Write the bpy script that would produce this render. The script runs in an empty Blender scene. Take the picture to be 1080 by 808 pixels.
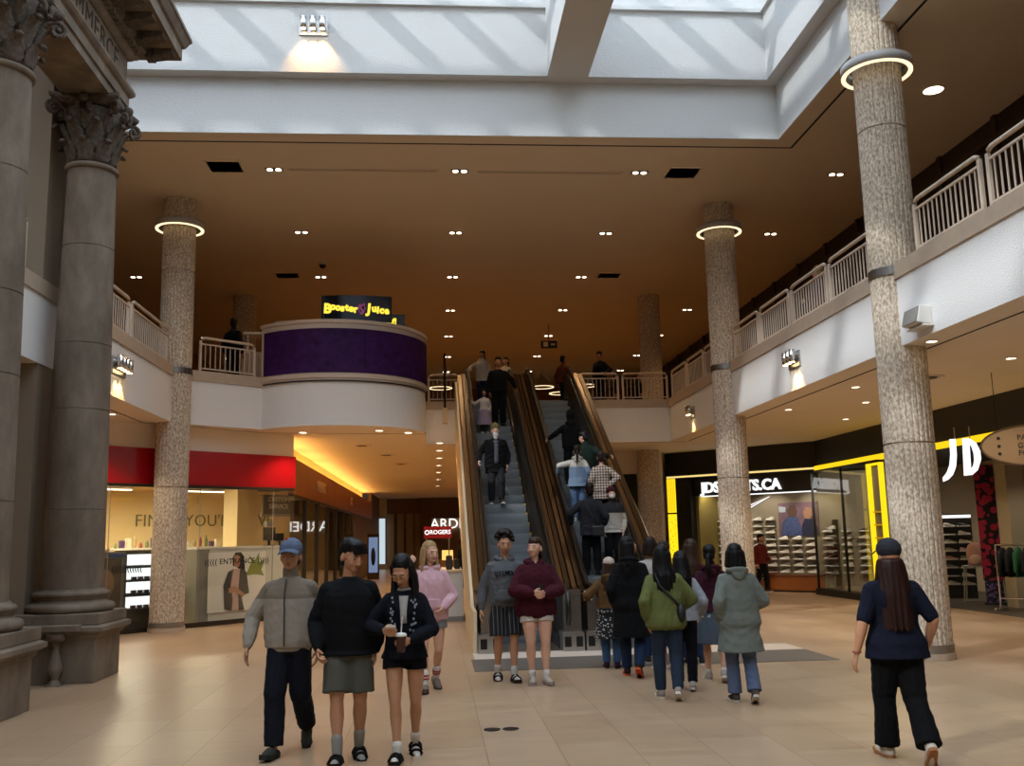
import bpy, math, random
import numpy as np
from math import sin, cos, pi, radians, sqrt, atan2, exp
from mathutils import Vector, Matrix
random.seed(7)
S = bpy.context.scene
C = S.collection
R3 = 3

# ------------------------------------------------------------------ mesh helpers
class MB:
    """collects shapes; build() links them as one mesh object"""
    def __init__(s):
        s.v = []; s.f = []; s.m = []; s.cm = 0
    def add(s, vs, fs):
        b = len(s.v); s.v.extend(tuple(p) for p in vs)
        for f in fs: s.f.append(tuple(b + i for i in f)); s.m.append(s.cm)
        return s
    def mat(s, i): s.cm = i; return s
    def box(s, x0, y0, z0, x1, y1, z1, M=None):
        if x0 > x1: x0, x1 = x1, x0
        if y0 > y1: y0, y1 = y1, y0
        if z0 > z1: z0, z1 = z1, z0
        vs = [(x0,y0,z0),(x1,y0,z0),(x1,y1,z0),(x0,y1,z0),(x0,y0,z1),(x1,y0,z1),(x1,y1,z1),(x0,y1,z1)]
        if M is not None: vs = [M @ Vector(p) for p in vs]
        return s.add(vs, [(3,2,1,0),(4,5,6,7),(0,1,5,4),(1,2,6,5),(2,3,7,6),(3,0,4,7)])
    def cbox(s, c, sx, sy, sz, M=None):
        m = Matrix.Translation(Vector(c)) @ (M.to_4x4() if M is not None else Matrix())
        return s.box(-sx/2,-sy/2,-sz/2,sx/2,sy/2,sz/2, m)
    def prism(s, poly, z0, z1):
        a = sum(poly[i][0]*poly[(i+1)%len(poly)][1]-poly[(i+1)%len(poly)][0]*poly[i][1] for i in range(len(poly)))
        if a < 0: poly = poly[::-1]
        n = len(poly)
        vs = [(x,y,z0) for x,y in poly]+[(x,y,z1) for x,y in poly]
        fs = [tuple(range(n-1,-1,-1)), tuple(range(n,2*n))]+[(i,(i+1)%n,n+(i+1)%n,n+i) for i in range(n)]
        return s.add(vs, fs)
    def loft(s, rings, close=True):
        """rings: list of lists of points, same count; capped"""
        n = len(rings[0]); vs = [p for r in rings for p in r]; fs = []
        for k in range(len(rings)-1):
            for i in range(n):
                j = (i+1) % n
                fs.append((k*n+i, k*n+j, (k+1)*n+j, (k+1)*n+i))
        if close:
            fs.append(tuple(range(n-1,-1,-1))); fs.append(tuple((len(rings)-1)*n+i for i in range(n)))
        return s.add(vs, fs)
    def cyl(s, p, q, r1, r2=None, seg=12):
        if r2 is None: r2 = r1
        return s.tube([p,q],[r1,r2],seg)
    def tube(s, pts, r, seg=8):
        pts = [Vector(p) for p in pts]
        if not hasattr(r,'__len__'): r = [r]*len(pts)
        t0 = (pts[1]-pts[0]).normalized()
        u = t0.orthogonal().normalized(); rings = []
        for i,p in enumerate(pts):
            a = pts[max(i-1,0)]; b = pts[min(i+1,len(pts)-1)]
            t = (b-a)
            t = t.normalized() if t.length > 1e-9 else t0
            u = (u - t*u.dot(t)).normalized(); w = t.cross(u)
            rings.append([p + (u*cos(2*pi*k/seg)+w*sin(2*pi*k/seg))*r[i] for k in range(seg)])
        return s.loft(rings)
    def cap(s, p, q, r1, r2=None, seg=10, nl=3):
        """tapered capsule"""
        if r2 is None: r2 = r1
        p = Vector(p); q = Vector(q); t = q-p
        t = t.normalized() if t.length > 1e-6 else Vector((0,0,1))
        pts = []; rs = []
        for i in range(nl+1):
            a = -pi/2 + (pi/2)*i/nl + (0.12 if i == 0 else 0)
            pts.append(p+t*r1*sin(a)); rs.append(max(r1*cos(a),1e-4))
        for i in range(nl+1):
            a = (pi/2)*i/nl - (0.12 if i == nl else 0)
            pts.append(q+t*r2*sin(a)); rs.append(max(r2*cos(a),1e-4))
        return s._rt(pts, rs, t, seg)
    def _rt(s, pts, rs, t, seg):
        u = t.orthogonal().normalized(); w = t.cross(u)
        return s.loft([[p+(u*cos(2*pi*k/seg)+w*sin(2*pi*k/seg))*r for k in range(seg)] for p,r in zip(pts,rs)])
    def ell(s, c, rx, ry, rz, M=None, seg=14, nl=8):
        c = Vector(c); rings = []
        for i in range(nl+1):
            a = -pi/2+pi*i/nl
            a = max(min(a, pi/2-.06), -pi/2+.06)
            ring = []
            for k in range(seg):
                v = Vector((rx*cos(a)*cos(2*pi*k/seg), ry*cos(a)*sin(2*pi*k/seg), rz*sin(a)))
                if M is not None: v = M @ v
                ring.append(c+v)
            rings.append(ring)
        return s.loft(rings)
    def lathe(s, prof, seg=32, c=(0,0,0), ribs=0, amp=0.0):
        rings = []
        for r,z in prof:
            rings.append([(c[0]+cos(2*pi*k/seg)*(r-(amp if ribs and (k%ribs==0) else 0)), c[1]+sin(2*pi*k/seg)*(r-(amp if ribs and (k%ribs==0) else 0)), c[2]+z) for k in range(seg)])
        return s.loft(rings)
    def ring(s, c, R, r, h, seg=40):
        """flat ring: outer R, inner r, height h from c.z"""
        x,y,z = c; P = [(R,0),(R,h),(r,h),(r,0)]
        vs = [(x+cos(2*pi*k/seg)*a, y+sin(2*pi*k/seg)*a, z+b) for k in range(seg) for a,b in P]
        fs = []
        for k in range(seg):
            for j in range(4):
                a = k*4+j; b = k*4+(j+1)%4; k2 = (k+1)%seg
                fs.append((a, k2*4+j, k2*4+(j+1)%4, b))
        return s.add(vs, fs)
    def xf(s, M):
        s.v = [tuple(M @ Vector(p)) for p in s.v]; return s
    def mesh(s, name, mats, smooth=False):
        me = bpy.data.meshes.new(name)
        me.from_pydata(s.v, [], s.f)
        for m in (mats if isinstance(mats,(list,tuple)) else [mats]): me.materials.append(m)
        if len(me.materials) > 1: me.polygons.foreach_set('material_index', s.m)
        if smooth: me.polygons.foreach_set('use_smooth', [True]*len(me.polygons))
        me.update(); return me
    def build(s, name, mats, parent=None, smooth=False, bev=0, loc=None, rz=None, auto=None):
        me = s.mesh(name, mats, smooth)
        o = link(name, me, parent)
        if loc is not None: o.location = loc
        if rz is not None: o.rotation_euler = (0,0,rz)
        if bev:
            b = o.modifiers.new('bevel','BEVEL'); b.width = bev; b.segments = 2; b.limit_method = 'ANGLE'; b.angle_limit = radians(50)
        return o

def link(name, data, parent=None):
    o = bpy.data.objects.new(name, data); C.objects.link(o)
    if parent is not None: o.parent = parent
    return o
def tag(o, label, cat, group=None, kind=None):
    o['label'] = label; o['category'] = cat
    if group: o['group'] = group
    if kind: o['kind'] = kind
    return o
def thing(name, label, cat, loc=(0,0,0), rz=0, group=None):
    o = link(name, None); o.location = loc; o.rotation_euler = (0,0,rz); o.empty_display_size = .1
    return tag(o, label, cat, group)
def struct(name, mb, m, label=None, cat=None, smooth=False, bev=0):
    o = mb.build(name, m, None, smooth, bev); o['kind'] = 'structure'
    o['label'] = label or name.replace('_',' '); o['category'] = cat or name.split('_')[0]
    return o
def copy_tree(o, parent=None):
    c = o.copy(); C.objects.link(c)
    if parent is not None: c.parent = parent
    for ch in list(o.children): copy_tree(ch, c)
    return c
ORD = ['first','second','third','fourth','fifth','sixth','seventh','eighth','ninth','tenth','eleventh','twelfth','thirteenth','fourteenth','fifteenth','sixteenth','seventeenth','eighteenth','nineteenth','twentieth','twenty-first','twenty-second','twenty-third','twenty-fourth']

def textmesh(name, txt, size, ext, m, parent=None, loc=(0,0,0), rot=(pi/2,0,0), off=0.0, align='CENTER', sx=1.0, shear=0, ls=1.0):
    cu = bpy.data.curves.new(name,'FONT'); cu.body = txt; cu.size = size; cu.extrude = ext; cu.offset = off
    cu.align_x = align; cu.align_y = 'CENTER'; cu.resolution_u = 3; cu.shear = shear; cu.space_character = ls
    t = bpy.data.objects.new(name+'_t', cu); C.objects.link(t)
    dg = bpy.context.evaluated_depsgraph_get()
    me = bpy.data.meshes.new_from_object(t.evaluated_get(dg))
    bpy.data.objects.remove(t); bpy.data.curves.remove(cu)
    me.materials.clear(); me.materials.append(m); me.name = name
    o = link(name, me, parent); o.location = loc; o.rotation_euler = rot; o.scale = (sx,1,1)
    return o

# ------------------------------------------------------------------ materials
def lin(c):
    if isinstance(c, str):
        c = c.lstrip('#'); c = [int(c[i:i+2],16)/255 for i in (0,2,4)]
        return tuple(x/12.92 if x <= .04045 else ((x+.055)/1.055)**2.4 for x in c)
    return tuple(c)
MC = {}
def mat(name, col, rough=.6, metal=0, var=0, vs=5, bump=0, bs=40, spec=.5, emit=None, es=0, alpha=None, sheen=0, stretch=(1,1,1)):
    if name in MC: return MC[name]
    m = bpy.data.materials.new(name); m.use_nodes = True; MC[name] = m
    nt = m.node_tree; N = nt.nodes; L = nt.links; b = N['Principled BSDF']
    c = lin(col)
    b.inputs['Base Color'].default_value = (*c,1); b.inputs['Roughness'].default_value = rough
    b.inputs['Metallic'].default_value = metal; b.inputs['Specular IOR Level'].default_value = spec
    if sheen: b.inputs['Sheen Weight'].default_value = sheen
    if emit is not None:
        b.inputs['Emission Color'].default_value = (*lin(emit),1); b.inputs['Emission Strength'].default_value = es
        m.cycles.emission_sampling = 'NONE' if es < 3 else 'AUTO'
    tc = None
    if var or bump:
        tc = N.new('ShaderNodeTexCoord'); mp = N.new('ShaderNodeMapping'); mp.inputs['Scale'].default_value = stretch
        L.new(tc.outputs['Object'], mp.inputs['Vector'])
    if var:
        n = N.new('ShaderNodeTexNoise'); n.inputs['Scale'].default_value = vs; n.inputs['Detail'].default_value = 4; n.inputs['Roughness'].default_value = .6
        L.new(mp.outputs[0], n.inputs['Vector'])
        r = N.new('ShaderNodeValToRGB'); r.color_ramp.elements[0].position = .3; r.color_ramp.elements[1].position = .7
        r.color_ramp.elements[0].color = (*[max(0,x*(1-var)) for x in c],1); r.color_ramp.elements[1].color = (*[min(1,x*(1+var)) for x in c],1)
        L.new(n.outputs['Fac'], r.inputs['Fac']); L.new(r.outputs['Color'], b.inputs['Base Color'])
    if bump:
        n2 = N.new('ShaderNodeTexNoise'); n2.inputs['Scale'].default_value = bs; n2.inputs['Detail'].default_value = 3
        L.new(mp.outputs[0], n2.inputs['Vector'])
        bp = N.new('ShaderNodeBump'); bp.inputs['Strength'].default_value = bump; bp.inputs['Distance'].default_value = .02
        L.new(n2.outputs['Fac'], bp.inputs['Height']); L.new(bp.outputs[0], b.inputs['Normal'])
    return m
def nodes(m): return m.node_tree.nodes, m.node_tree.links, m.node_tree.nodes['Principled BSDF']
def emis(name, col, s, sampling='AUTO'):
    if name in MC: return MC[name]
    m = bpy.data.materials.new(name); m.use_nodes = True; MC[name] = m
    N = m.node_tree.nodes; N.remove(N['Principled BSDF']); e = N.new('ShaderNodeEmission')
    e.inputs[0].default_value = (*lin(col),1); e.inputs[1].default_value = s
    m.node_tree.links.new(e.outputs[0], N['Material Output'].inputs[0]); m.cycles.emission_sampling = sampling
    return m
def glassm(name, tint, ior=1.5, rough=0.0, boost=1.0):
    m = bpy.data.materials.new(name); m.use_nodes = True; MC[name] = m
    N = m.node_tree.nodes; L = m.node_tree.links; N.remove(N['Principled BSDF'])
    t = N.new('ShaderNodeBsdfTransparent'); t.inputs[0].default_value = (*tint,1)
    g = N.new('ShaderNodeBsdfGlossy'); g.inputs['Roughness'].default_value = rough
    f = N.new('ShaderNodeFresnel'); ge = N.new('ShaderNodeNewGeometry'); mr = N.new('ShaderNodeMapRange')
    mr.inputs['To Min'].default_value = ior; mr.inputs['To Max'].default_value = 1/ior; L.new(ge.outputs['Backfacing'], mr.inputs['Value']); L.new(mr.outputs[0], f.inputs[0])
    mu = N.new('ShaderNodeMath'); mu.operation = 'MULTIPLY'; mu.inputs[1].default_value = boost; mu.use_clamp = True
    mx = N.new('ShaderNodeMixShader'); L.new(f.outputs[0], mu.inputs[0]); L.new(mu.outputs[0], mx.inputs[0])
    L.new(t.outputs[0], mx.inputs[1]); L.new(g.outputs[0], mx.inputs[2]); L.new(mx.outputs[0], N['Material Output'].inputs[0])
    return m
def splitz(name, ca, cb, z, rough=.9, axis=2):
    """two-colour cloth: colour ca above object-space height z, cb below"""
    m = mat(name, ca, rough, bump=.25, bs=90); N, L, b = nodes(m)
    tc = N.new('ShaderNodeTexCoord'); sp = N.new('ShaderNodeSeparateXYZ'); L.new(tc.outputs['Object'], sp.inputs[0])
    g = N.new('ShaderNodeMath'); g.operation = 'GREATER_THAN'; g.inputs[1].default_value = z; L.new(sp.outputs[axis], g.inputs[0])
    mx = N.new('ShaderNodeMix'); mx.data_type = 'RGBA'; L.new(g.outputs[0], mx.inputs['Factor'])
    mx.inputs['A'].default_value = (*lin(cb),1); mx.inputs['B'].default_value = (*lin(ca),1)
    L.new(mx.outputs['Result'], b.inputs['Base Color']); return m
def wavem(name, ca, cb, scale, direction='X', lo=.8, rough=.9, two=False):
    """striped (or, with two, plaid) cloth"""
    m = mat(name, ca, rough); N, L, b = nodes(m)
    tc = N.new('ShaderNodeTexCoord'); facs = []
    for d in ((direction,'Z') if two else (direction,)):
        w = N.new('ShaderNodeTexWave'); w.bands_direction = d; w.inputs['Scale'].default_value = scale; L.new(tc.outputs['Object'], w.inputs['Vector'])
        g = N.new('ShaderNodeMath'); g.operation = 'GREATER_THAN'; g.inputs[1].default_value = lo; L.new(w.outputs['Fac'], g.inputs[0]); facs.append(g)
    f = facs[0].outputs[0]
    if two:
        a = N.new('ShaderNodeMath'); a.operation = 'ADD'; L.new(facs[0].outputs[0], a.inputs[0]); L.new(facs[1].outputs[0], a.inputs[1])
        h = N.new('ShaderNodeMath'); h.operation = 'MULTIPLY'; h.inputs[1].default_value = .5; L.new(a.outputs[0], h.inputs[0]); f = h.outputs[0]
    mx = N.new('ShaderNodeMix'); mx.data_type = 'RGBA'; L.new(f, mx.inputs['Factor'])
    mx.inputs['A'].default_value = (*lin(ca),1); mx.inputs['B'].default_value = (*lin(cb),1)
    L.new(mx.outputs['Result'], b.inputs['Base Color']); return m
def spots(name, ca, cb, scale, thr=.25, rough=.9):
    m = mat(name, ca, rough); N, L, b = nodes(m)
    tc = N.new('ShaderNodeTexCoord'); v = N.new('ShaderNodeTexVoronoi'); v.inputs['Scale'].default_value = scale; L.new(tc.outputs['Object'], v.inputs['Vector'])
    g = N.new('ShaderNodeMath'); g.operation = 'LESS_THAN'; g.inputs[1].default_value = thr; L.new(v.outputs['Distance'], g.inputs[0])
    mx = N.new('ShaderNodeMix'); mx.data_type = 'RGBA'; L.new(g.outputs[0], mx.inputs['Factor'])
    mx.inputs['A'].default_value = (*lin(ca),1); mx.inputs['B'].default_value = (*lin(cb),1)
    L.new(mx.outputs['Result'], b.inputs['Base Color']); return m

def floor_mat():
    m = mat('stone_floor_tiles', '#c9a989', .3, bump=0); N, L, b = nodes(m)
    tc = N.new('ShaderNodeTexCoord'); mp = N.new('ShaderNodeMapping'); mp.inputs['Rotation'].default_value = (0,0,pi/2); mp.inputs['Location'].default_value = (.0,-.4,0)
    L.new(tc.outputs['Object'], mp.inputs['Vector'])
    br = N.new('ShaderNodeTexBrick'); L.new(mp.outputs[0], br.inputs['Vector'])
    br.inputs['Scale'].default_value = 1; br.inputs['Brick Width'].default_value = 1.2; br.inputs['Row Height'].default_value = .6
    br.inputs['Mortar Size'].default_value = .0035; br.inputs['Mortar Smooth'].default_value = .3; br.offset = .5
    br.inputs['Color1'].default_value = (*lin('#b3997c'),1); br.inputs['Color2'].default_value = (*lin('#a88d6f'),1); br.inputs['Mortar'].default_value = (*lin('#7d6249'),1)
    n = N.new('ShaderNodeTexNoise'); n.inputs['Scale'].default_value = 3; n.inputs['Detail'].default_value = 6; n.inputs['Roughness'].default_value = .65
    mp2 = N.new('ShaderNodeMapping'); mp2.inputs['Scale'].default_value = (.35,2.6,1); L.new(tc.outputs['Object'], mp2.inputs['Vector']); L.new(mp2.outputs[0], n.inputs['Vector'])
    r = N.new('ShaderNodeValToRGB'); r.color_ramp.elements[0].position = .35; r.color_ramp.elements[1].position = .7
    r.color_ramp.elements[0].color = (.86,.83,.80,1); r.color_ramp.elements[1].color = (1.06,1.05,1.04,1); L.new(n.outputs['Fac'], r.inputs['Fac'])
    mx = N.new('ShaderNodeMix'); mx.data_type = 'RGBA'; mx.blend_type = 'MULTIPLY'; mx.inputs['Factor'].default_value = 1
    L.new(br.outputs['Color'], mx.inputs['A']); L.new(r.outputs['Color'], mx.inputs['B']); L.new(mx.outputs['Result'], b.inputs['Base Color'])
    rr = N.new('ShaderNodeMapRange'); rr.inputs['To Min'].default_value = .22; rr.inputs['To Max'].default_value = .42; L.new(n.outputs['Fac'], rr.inputs['Value']); L.new(rr.outputs[0], b.inputs['Roughness'])
    return m
def granite_mat():
    m = mat('split_granite', '#b3a08a', .75); N, L, b = nodes(m)
    tc = N.new('ShaderNodeTexCoord'); v = N.new('ShaderNodeTexVoronoi'); v.inputs['Scale'].default_value = 36
    mp = N.new('ShaderNodeMapping'); mp.inputs['Scale'].default_value = (1,1,.55); L.new(tc.outputs['Object'], mp.inputs['Vector']); L.new(mp.outputs[0], v.inputs['Vector'])
    v.feature = 'DISTANCE_TO_EDGE'
    n = N.new('ShaderNodeTexNoise'); n.inputs['Scale'].default_value = 34; n.inputs['Detail'].default_value = 5; L.new(mp.outputs[0], n.inputs['Vector'])
    r = N.new('ShaderNodeValToRGB'); r.color_ramp.elements[0].position = .36; r.color_ramp.elements[1].position = .64
    r.color_ramp.elements[0].color = (*lin('#a08d77'),1); r.color_ramp.elements[1].color = (*lin('#ddcfbb'),1); L.new(n.outputs['Fac'], r.inputs['Fac'])
    r2 = N.new('ShaderNodeValToRGB'); r2.color_ramp.elements[0].position = .0; r2.color_ramp.elements[1].position = .09
    r2.color_ramp.elements[0].color = (.5,.46,.42,1); r2.color_ramp.elements[1].color = (1,1,1,1); L.new(v.outputs['Distance'], r2.inputs['Fac'])
    mx = N.new('ShaderNodeMix'); mx.data_type = 'RGBA'; mx.blend_type = 'MULTIPLY'; mx.inputs['Factor'].default_value = .45
    L.new(r.outputs['Color'], mx.inputs['A']); L.new(r2.outputs['Color'], mx.inputs['B']); L.new(mx.outputs['Result'], b.inputs['Base Color'])
    bp = N.new('ShaderNodeBump'); bp.inputs['Strength'].default_value = .5; bp.inputs['Distance'].default_value = .02; L.new(n.outputs['Fac'], bp.inputs['Height']); L.new(bp.outputs[0], b.inputs['Normal'])
    return m
def oldstone_mat():
    m = mat('weathered_limestone', '#8d8073', .85); N, L, b = nodes(m)
    tc = N.new('ShaderNodeTexCoord'); n = N.new('ShaderNodeTexNoise'); n.inputs['Scale'].default_value = 1.6; n.inputs['Detail'].default_value = 7; n.inputs['Roughness'].default_value = .65
    mp = N.new('ShaderNodeMapping'); mp.inputs['Scale'].default_value = (1.4,1.4,.6); L.new(tc.outputs['Object'], mp.inputs['Vector']); L.new(mp.outputs[0], n.inputs['Vector'])
    r = N.new('ShaderNodeValToRGB'); e = r.color_ramp.elements
    e[0].position = .28; e[0].color = (*lin('#594d41'),1); e[1].position = .72; e[1].color = (*lin('#897b6b'),1)
    x = e.new(.5); x.color = (*lin('#706354'),1); L.new(n.outputs['Fac'], r.inputs['Fac']); L.new(r.outputs['Color'], b.inputs['Base Color'])
    n2 = N.new('ShaderNodeTexNoise'); n2.inputs['Scale'].default_value = 60; L.new(tc.outputs['Object'], n2.inputs['Vector'])
    bp = N.new('ShaderNodeBump'); bp.inputs['Strength'].default_value = .35; bp.inputs['Distance'].default_value = .01; L.new(n2.outputs['Fac'], bp.inputs['Height']); L.new(bp.outputs[0], b.inputs['Normal'])
    return m

MFLOOR = floor_mat(); MGRAN = granite_mat(); MSTONE = oldstone_mat()
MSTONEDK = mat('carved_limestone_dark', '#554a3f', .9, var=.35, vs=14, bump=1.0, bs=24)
MCEIL = mat('beige_ceiling_paint', '#d8cab6', .8, var=.02, vs=1)
MSOFF = mat('cream_soffit_paint', '#ebdfce', .8, var=.02, vs=1)
MWHITE = mat('white_stucco', '#e3e1de', .9, bump=.5, bs=55)
MWELL = mat('white_skylight_stucco', '#c6c6c4', .9, bump=.5, bs=40)
MTRIM = mat('beige_stone_trim', '#b5a28d', .6, var=.06, vs=6)
MUPTINT = mat('warm_tinted_upper_floor', '#9a7850', .6, var=.1, vs=20)  # pale tile tinted tan; warm light and orange bounce put into its colour
MUPWALL = mat('amber_bounce_wall', '#8f5f28', .7, var=.05, vs=2)  # amber put into the wall colour to throw warm bounce light
MDARK = mat('black_cladding', '#0d0c0c', .45)
MSLOT = mat('slot_black', '#120f0d', .7)
MRAIL = mat('cream_metal_rail', '#cbb9a5', .4, spec=.5)
MSTEEL = mat('brushed_steel', '#b4b0aa', .32, metal=1)
MBRONZE = mat('bronze_cladding', '#3f3122', .42, metal=1, var=.08, vs=3, stretch=(1,1,1))
MRUBBER = mat('black_rubber', '#0c0b0b', .35)
MBLACKP = mat('black_plastic', '#101010', .4)
MCHROME = mat('chrome', '#d8d8d8', .12, metal=1)
MGLASS = glassm('clear_shop_glass', (.95,.96,.94), 1.45, 0, 1.1)
MGLASSD = glassm('balustrade_glass', (.8,.78,.72), 1.45, .02, 1.2)
MGLASSR = glassm('skylight_glass', (.9,.93,.96), 1.3, .1)
MRED = mat('red_gloss_panel', '#a80514', .22, spec=.6)
MWOOD = mat('orange_wood_panel', '#a5602c', .35, var=.15, vs=3, stretch=(1,1,6))
MCREAM = mat('cream_laminate', '#d8c3a0', .5)
MYEL = emis('yellow_light_panel', '#ffd21a', 1.15, 'NONE')
MWLIT = emis('white_sign_light', '#ffffff', 1.15, 'NONE')
MWARML = emis('warm_lamp_face', '#ffd9a0', 9.0, 'NONE')
MDOWN = emis('downlight_lamp', '#ffe6c4', 7.0, 'NONE')
MRING = emis('ring_lamp_face', '#ffe2b0', 1.5, 'NONE')
MGREYP = mat('grey_panel', '#8d8a83', .5)
MWHITEP = mat('white_plastic', '#d9d6cf', .5)
# ------------------------------------------------------------------ setting
XR, XL, YB, ZS, ZF, ZT, ZC = 6.42, -5.35, 25.7, 4.2, 5.2, 5.36, 9.0
DC, DR = (-2.3, 23.03), 2.09
struct('floor', MB().box(-16,-9,-.2,18,62,0), MFLOOR, 'large cream stone floor tiles of the mall', 'floor')
arc = [(DC[0]+DR*cos(a), DC[1]+DR*sin(a)) for a in [radians(d) for d in np.linspace(223.5, 360, 28)]]
EDGE = [(XL,-9),(XL,20.25),(-5.1,20.52)]+arc+[(arc[-1][0],YB)]
def slab(name, poly, label, zb=ZS, zt=ZF):
    mb = MB(); n = len(poly); mb.prism(poly, zb, zt)
    a = sum(poly[i][0]*poly[(i+1)%n][1]-poly[(i+1)%n][0]*poly[i][1] for i in range(n))
    mb.m = [1,2]+[0]*n
    return struct(name, mb, [MWHITE, MSOFF, MUPTINT], label, 'floor')
slab('floor_left', EDGE+[(-16,YB),(-16,-9)], 'left upper gallery slab with white front and curved bay')
slab('floor_right', [(XR,-9),(18,-9),(18,62),(XR,62)], 'right upper gallery slab with white front')
slab('floor_back', [(-16,YB),(XR,YB),(XR,62),(-16,62)], 'upper gallery slab behind the escalators')
def strip(name, pts, w0, w1, z0, z1, m, label, cat='trim'):
    """moulding that follows a polyline of plan points, from offset w0 to w1 on its right-hand side"""
    mb = MB(); n = len(pts); P = [Vector(p) for p in pts]; rows = []
    for i,p in enumerate(P):
        a = (P[i]-P[i-1]).normalized() if i else (P[1]-P[0]).normalized()
        b = (P[i+1]-P[i]).normalized() if i < n-1 else a
        t = (a+b).normalized(); nn = Vector((t.y,-t.x)); k = 1/max(.4, t.dot(a))
        rows.append([(*(p+nn*w0*k), z0),(*(p+nn*w1*k), z0),(*(p+nn*w1*k), z1),(*(p+nn*w0*k), z1)])
    mb.loft(rows); return struct(name, mb, m, label, cat)
RT = [(XR,62),(XR,-9)]
strip('trim_1', [(XR,YB),(XR,-9)], -.22, .03, 5.14, ZT, MTRIM, 'beige stone curb along the right gallery edge')
strip('trim_2', EDGE[:4], -.22, .03, 5.14, ZT, MTRIM, 'beige stone curb along the left gallery edge')
strip('trim_3', [(arc[-1][0],YB),(XR,YB)], -.22, .03, 5.14, ZT, MTRIM, 'beige stone curb along the gallery edge behind the escalators')
strip('trim_4', [(6.9,YB-.1),(6.9,-9)], -.02, .02, ZS-.004, ZS+.05, MSLOT, 'dark slot line in the right soffit')
strip('trim_5', [(-5.93,-9),(-5.93,20.1),(-3.9,22.3),(-.2,23.0)], -.015, .015, ZS-.004, ZS+.05, MSLOT, 'dark slot line in the left soffit')
strip('trim_6', [(6.9,25.85),(.5,25.85)], -.015, .015, ZS-.004, ZS+.05, MSLOT, 'dark slot line in the soffit behind the escalators')
# upper ceiling around the skylight opening
OX0, OX1, OY0, OY1 = -9.2, 6.52, -7.0, 16.7
cb = MB()
cb.box(-16,OY1,ZC,18,62,ZC+.3).box(OX1,-9,ZC,18,OY1,ZC+.3).box(-16,-9,ZC,OX0,OY1,ZC+.3).box(OX0,-9,ZC,OX1,OY0,ZC+.3)
struct('ceiling', cb, MCEIL, 'beige ceiling over the upper gallery', 'ceiling')
strip('trim_7', [(OX0-.4,17.08),(6.9,17.08),(6.92,-9)], -.022, .022, ZC-.004, ZC+.05, MSLOT, 'dark slot line in the ceiling round the skylight')
def well(name, side, label):
    mb = MB()
    if side == 'back': mb.box(OX0,OY1-.012,ZC+.004,OX1+.4,OY1+.35,10.06).box(OX0,16.43,10.06,OX1+.4,OY1+.35,11.38).box(OX0,16.36,11.38,OX1+.4,OY1+.35,11.46).box(OX0,16.5,11.46,OX1+.4,OY1+.35,12.3)
    if side == 'right': mb.box(OX1-.012,OY0,ZC+.004,OX1+.4,OY1,10.06).box(6.26,OY0,10.06,OX1+.4,16.43,11.38).box(6.19,OY0,11.38,OX1+.4,16.36,11.46).box(6.33,OY0,11.46,OX1+.4,16.5,12.3)
    if side == 'left': mb.box(OX0-.35,OY0,ZC+.004,OX0+.012,OY1,12.3)
    if side == 'front': mb.box(OX0,OY0-.35,ZC+.004,OX1,OY0,12.3)
    struct(name, mb, MWELL, label, 'wall')
well('wall_skylight_back','back','white stepped wall of the skylight well at the back')
well('wall_skylight_right','right','white stepped wall of the skylight well on the right')
well('wall_skylight_left','left','white wall of the skylight well on the left')
well('wall_skylight_front','front','white wall of the skylight well behind the viewer')
struct('trim_8', MB().box(2.13,OY0,10.06,2.89,16.43,11.9), MWELL, 'deep white beam crossing the skylight', 'beam')
fr = MB()
x = OX0+.6
while x < OX1-.3:
    fr.box(x-.07,OY0,11.95,x+.07,16.5,12.25); x += 1.36
for y in np.arange(OY0+1.2, 16.2, 2.6): fr.box(OX0,y-.09,11.9,6.33,y+.09,12.25)
sk = fr.build('window_1', MWHITEP); sk['kind'] = 'structure'; sk['label'] = 'white skylight frame over the atrium'; sk['category'] = 'window'
MB().box(OX0,OY0,12.25,6.6,16.6,12.27).build('window_pane', MGLASSR, sk)
# outer walls
struct('wall_front', MB().box(-16,-9.2,0,18,-9,ZC), MCREAM, 'wall behind the viewer', 'wall')
struct('wall_left', MB().box(-16.2,-9,0,-16,62,ZC), MCREAM, 'far left wall', 'wall')
struct('wall_right', MB().box(18,-9,0,18.2,62,ZC), MCREAM, 'far right wall', 'wall')
struct('wall_upper_back', MB().box(-16,47,ZF,18,47.2,ZC), MUPWALL, 'amber wall at the back of the upper floor', 'wall')
struct('wall_upper_left', MB().box(-9.4,-9,ZF,-9.2,47,ZC), MUPWALL, 'amber shop wall on the upper left', 'wall')
uw = MB().box(10.1,-9,ZF,10.3,47,ZC)
struct('wall_upper_right', uw, mat('dark_brown_shopfront','#2a1d16',.5), 'dark shopfront along the upper right gallery', 'wall')
mu = MB()
for y in np.arange(6,46,1.9): mu.box(10.03,y,ZF,10.1,y+.12,ZC)
mu.box(10.0,-9,8.55,10.1,47,8.62)
struct('trim_9', mu, mat('brown_mullion','#3c2b20',.5), 'brown mullions of the upper right shopfront', 'trim')
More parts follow.
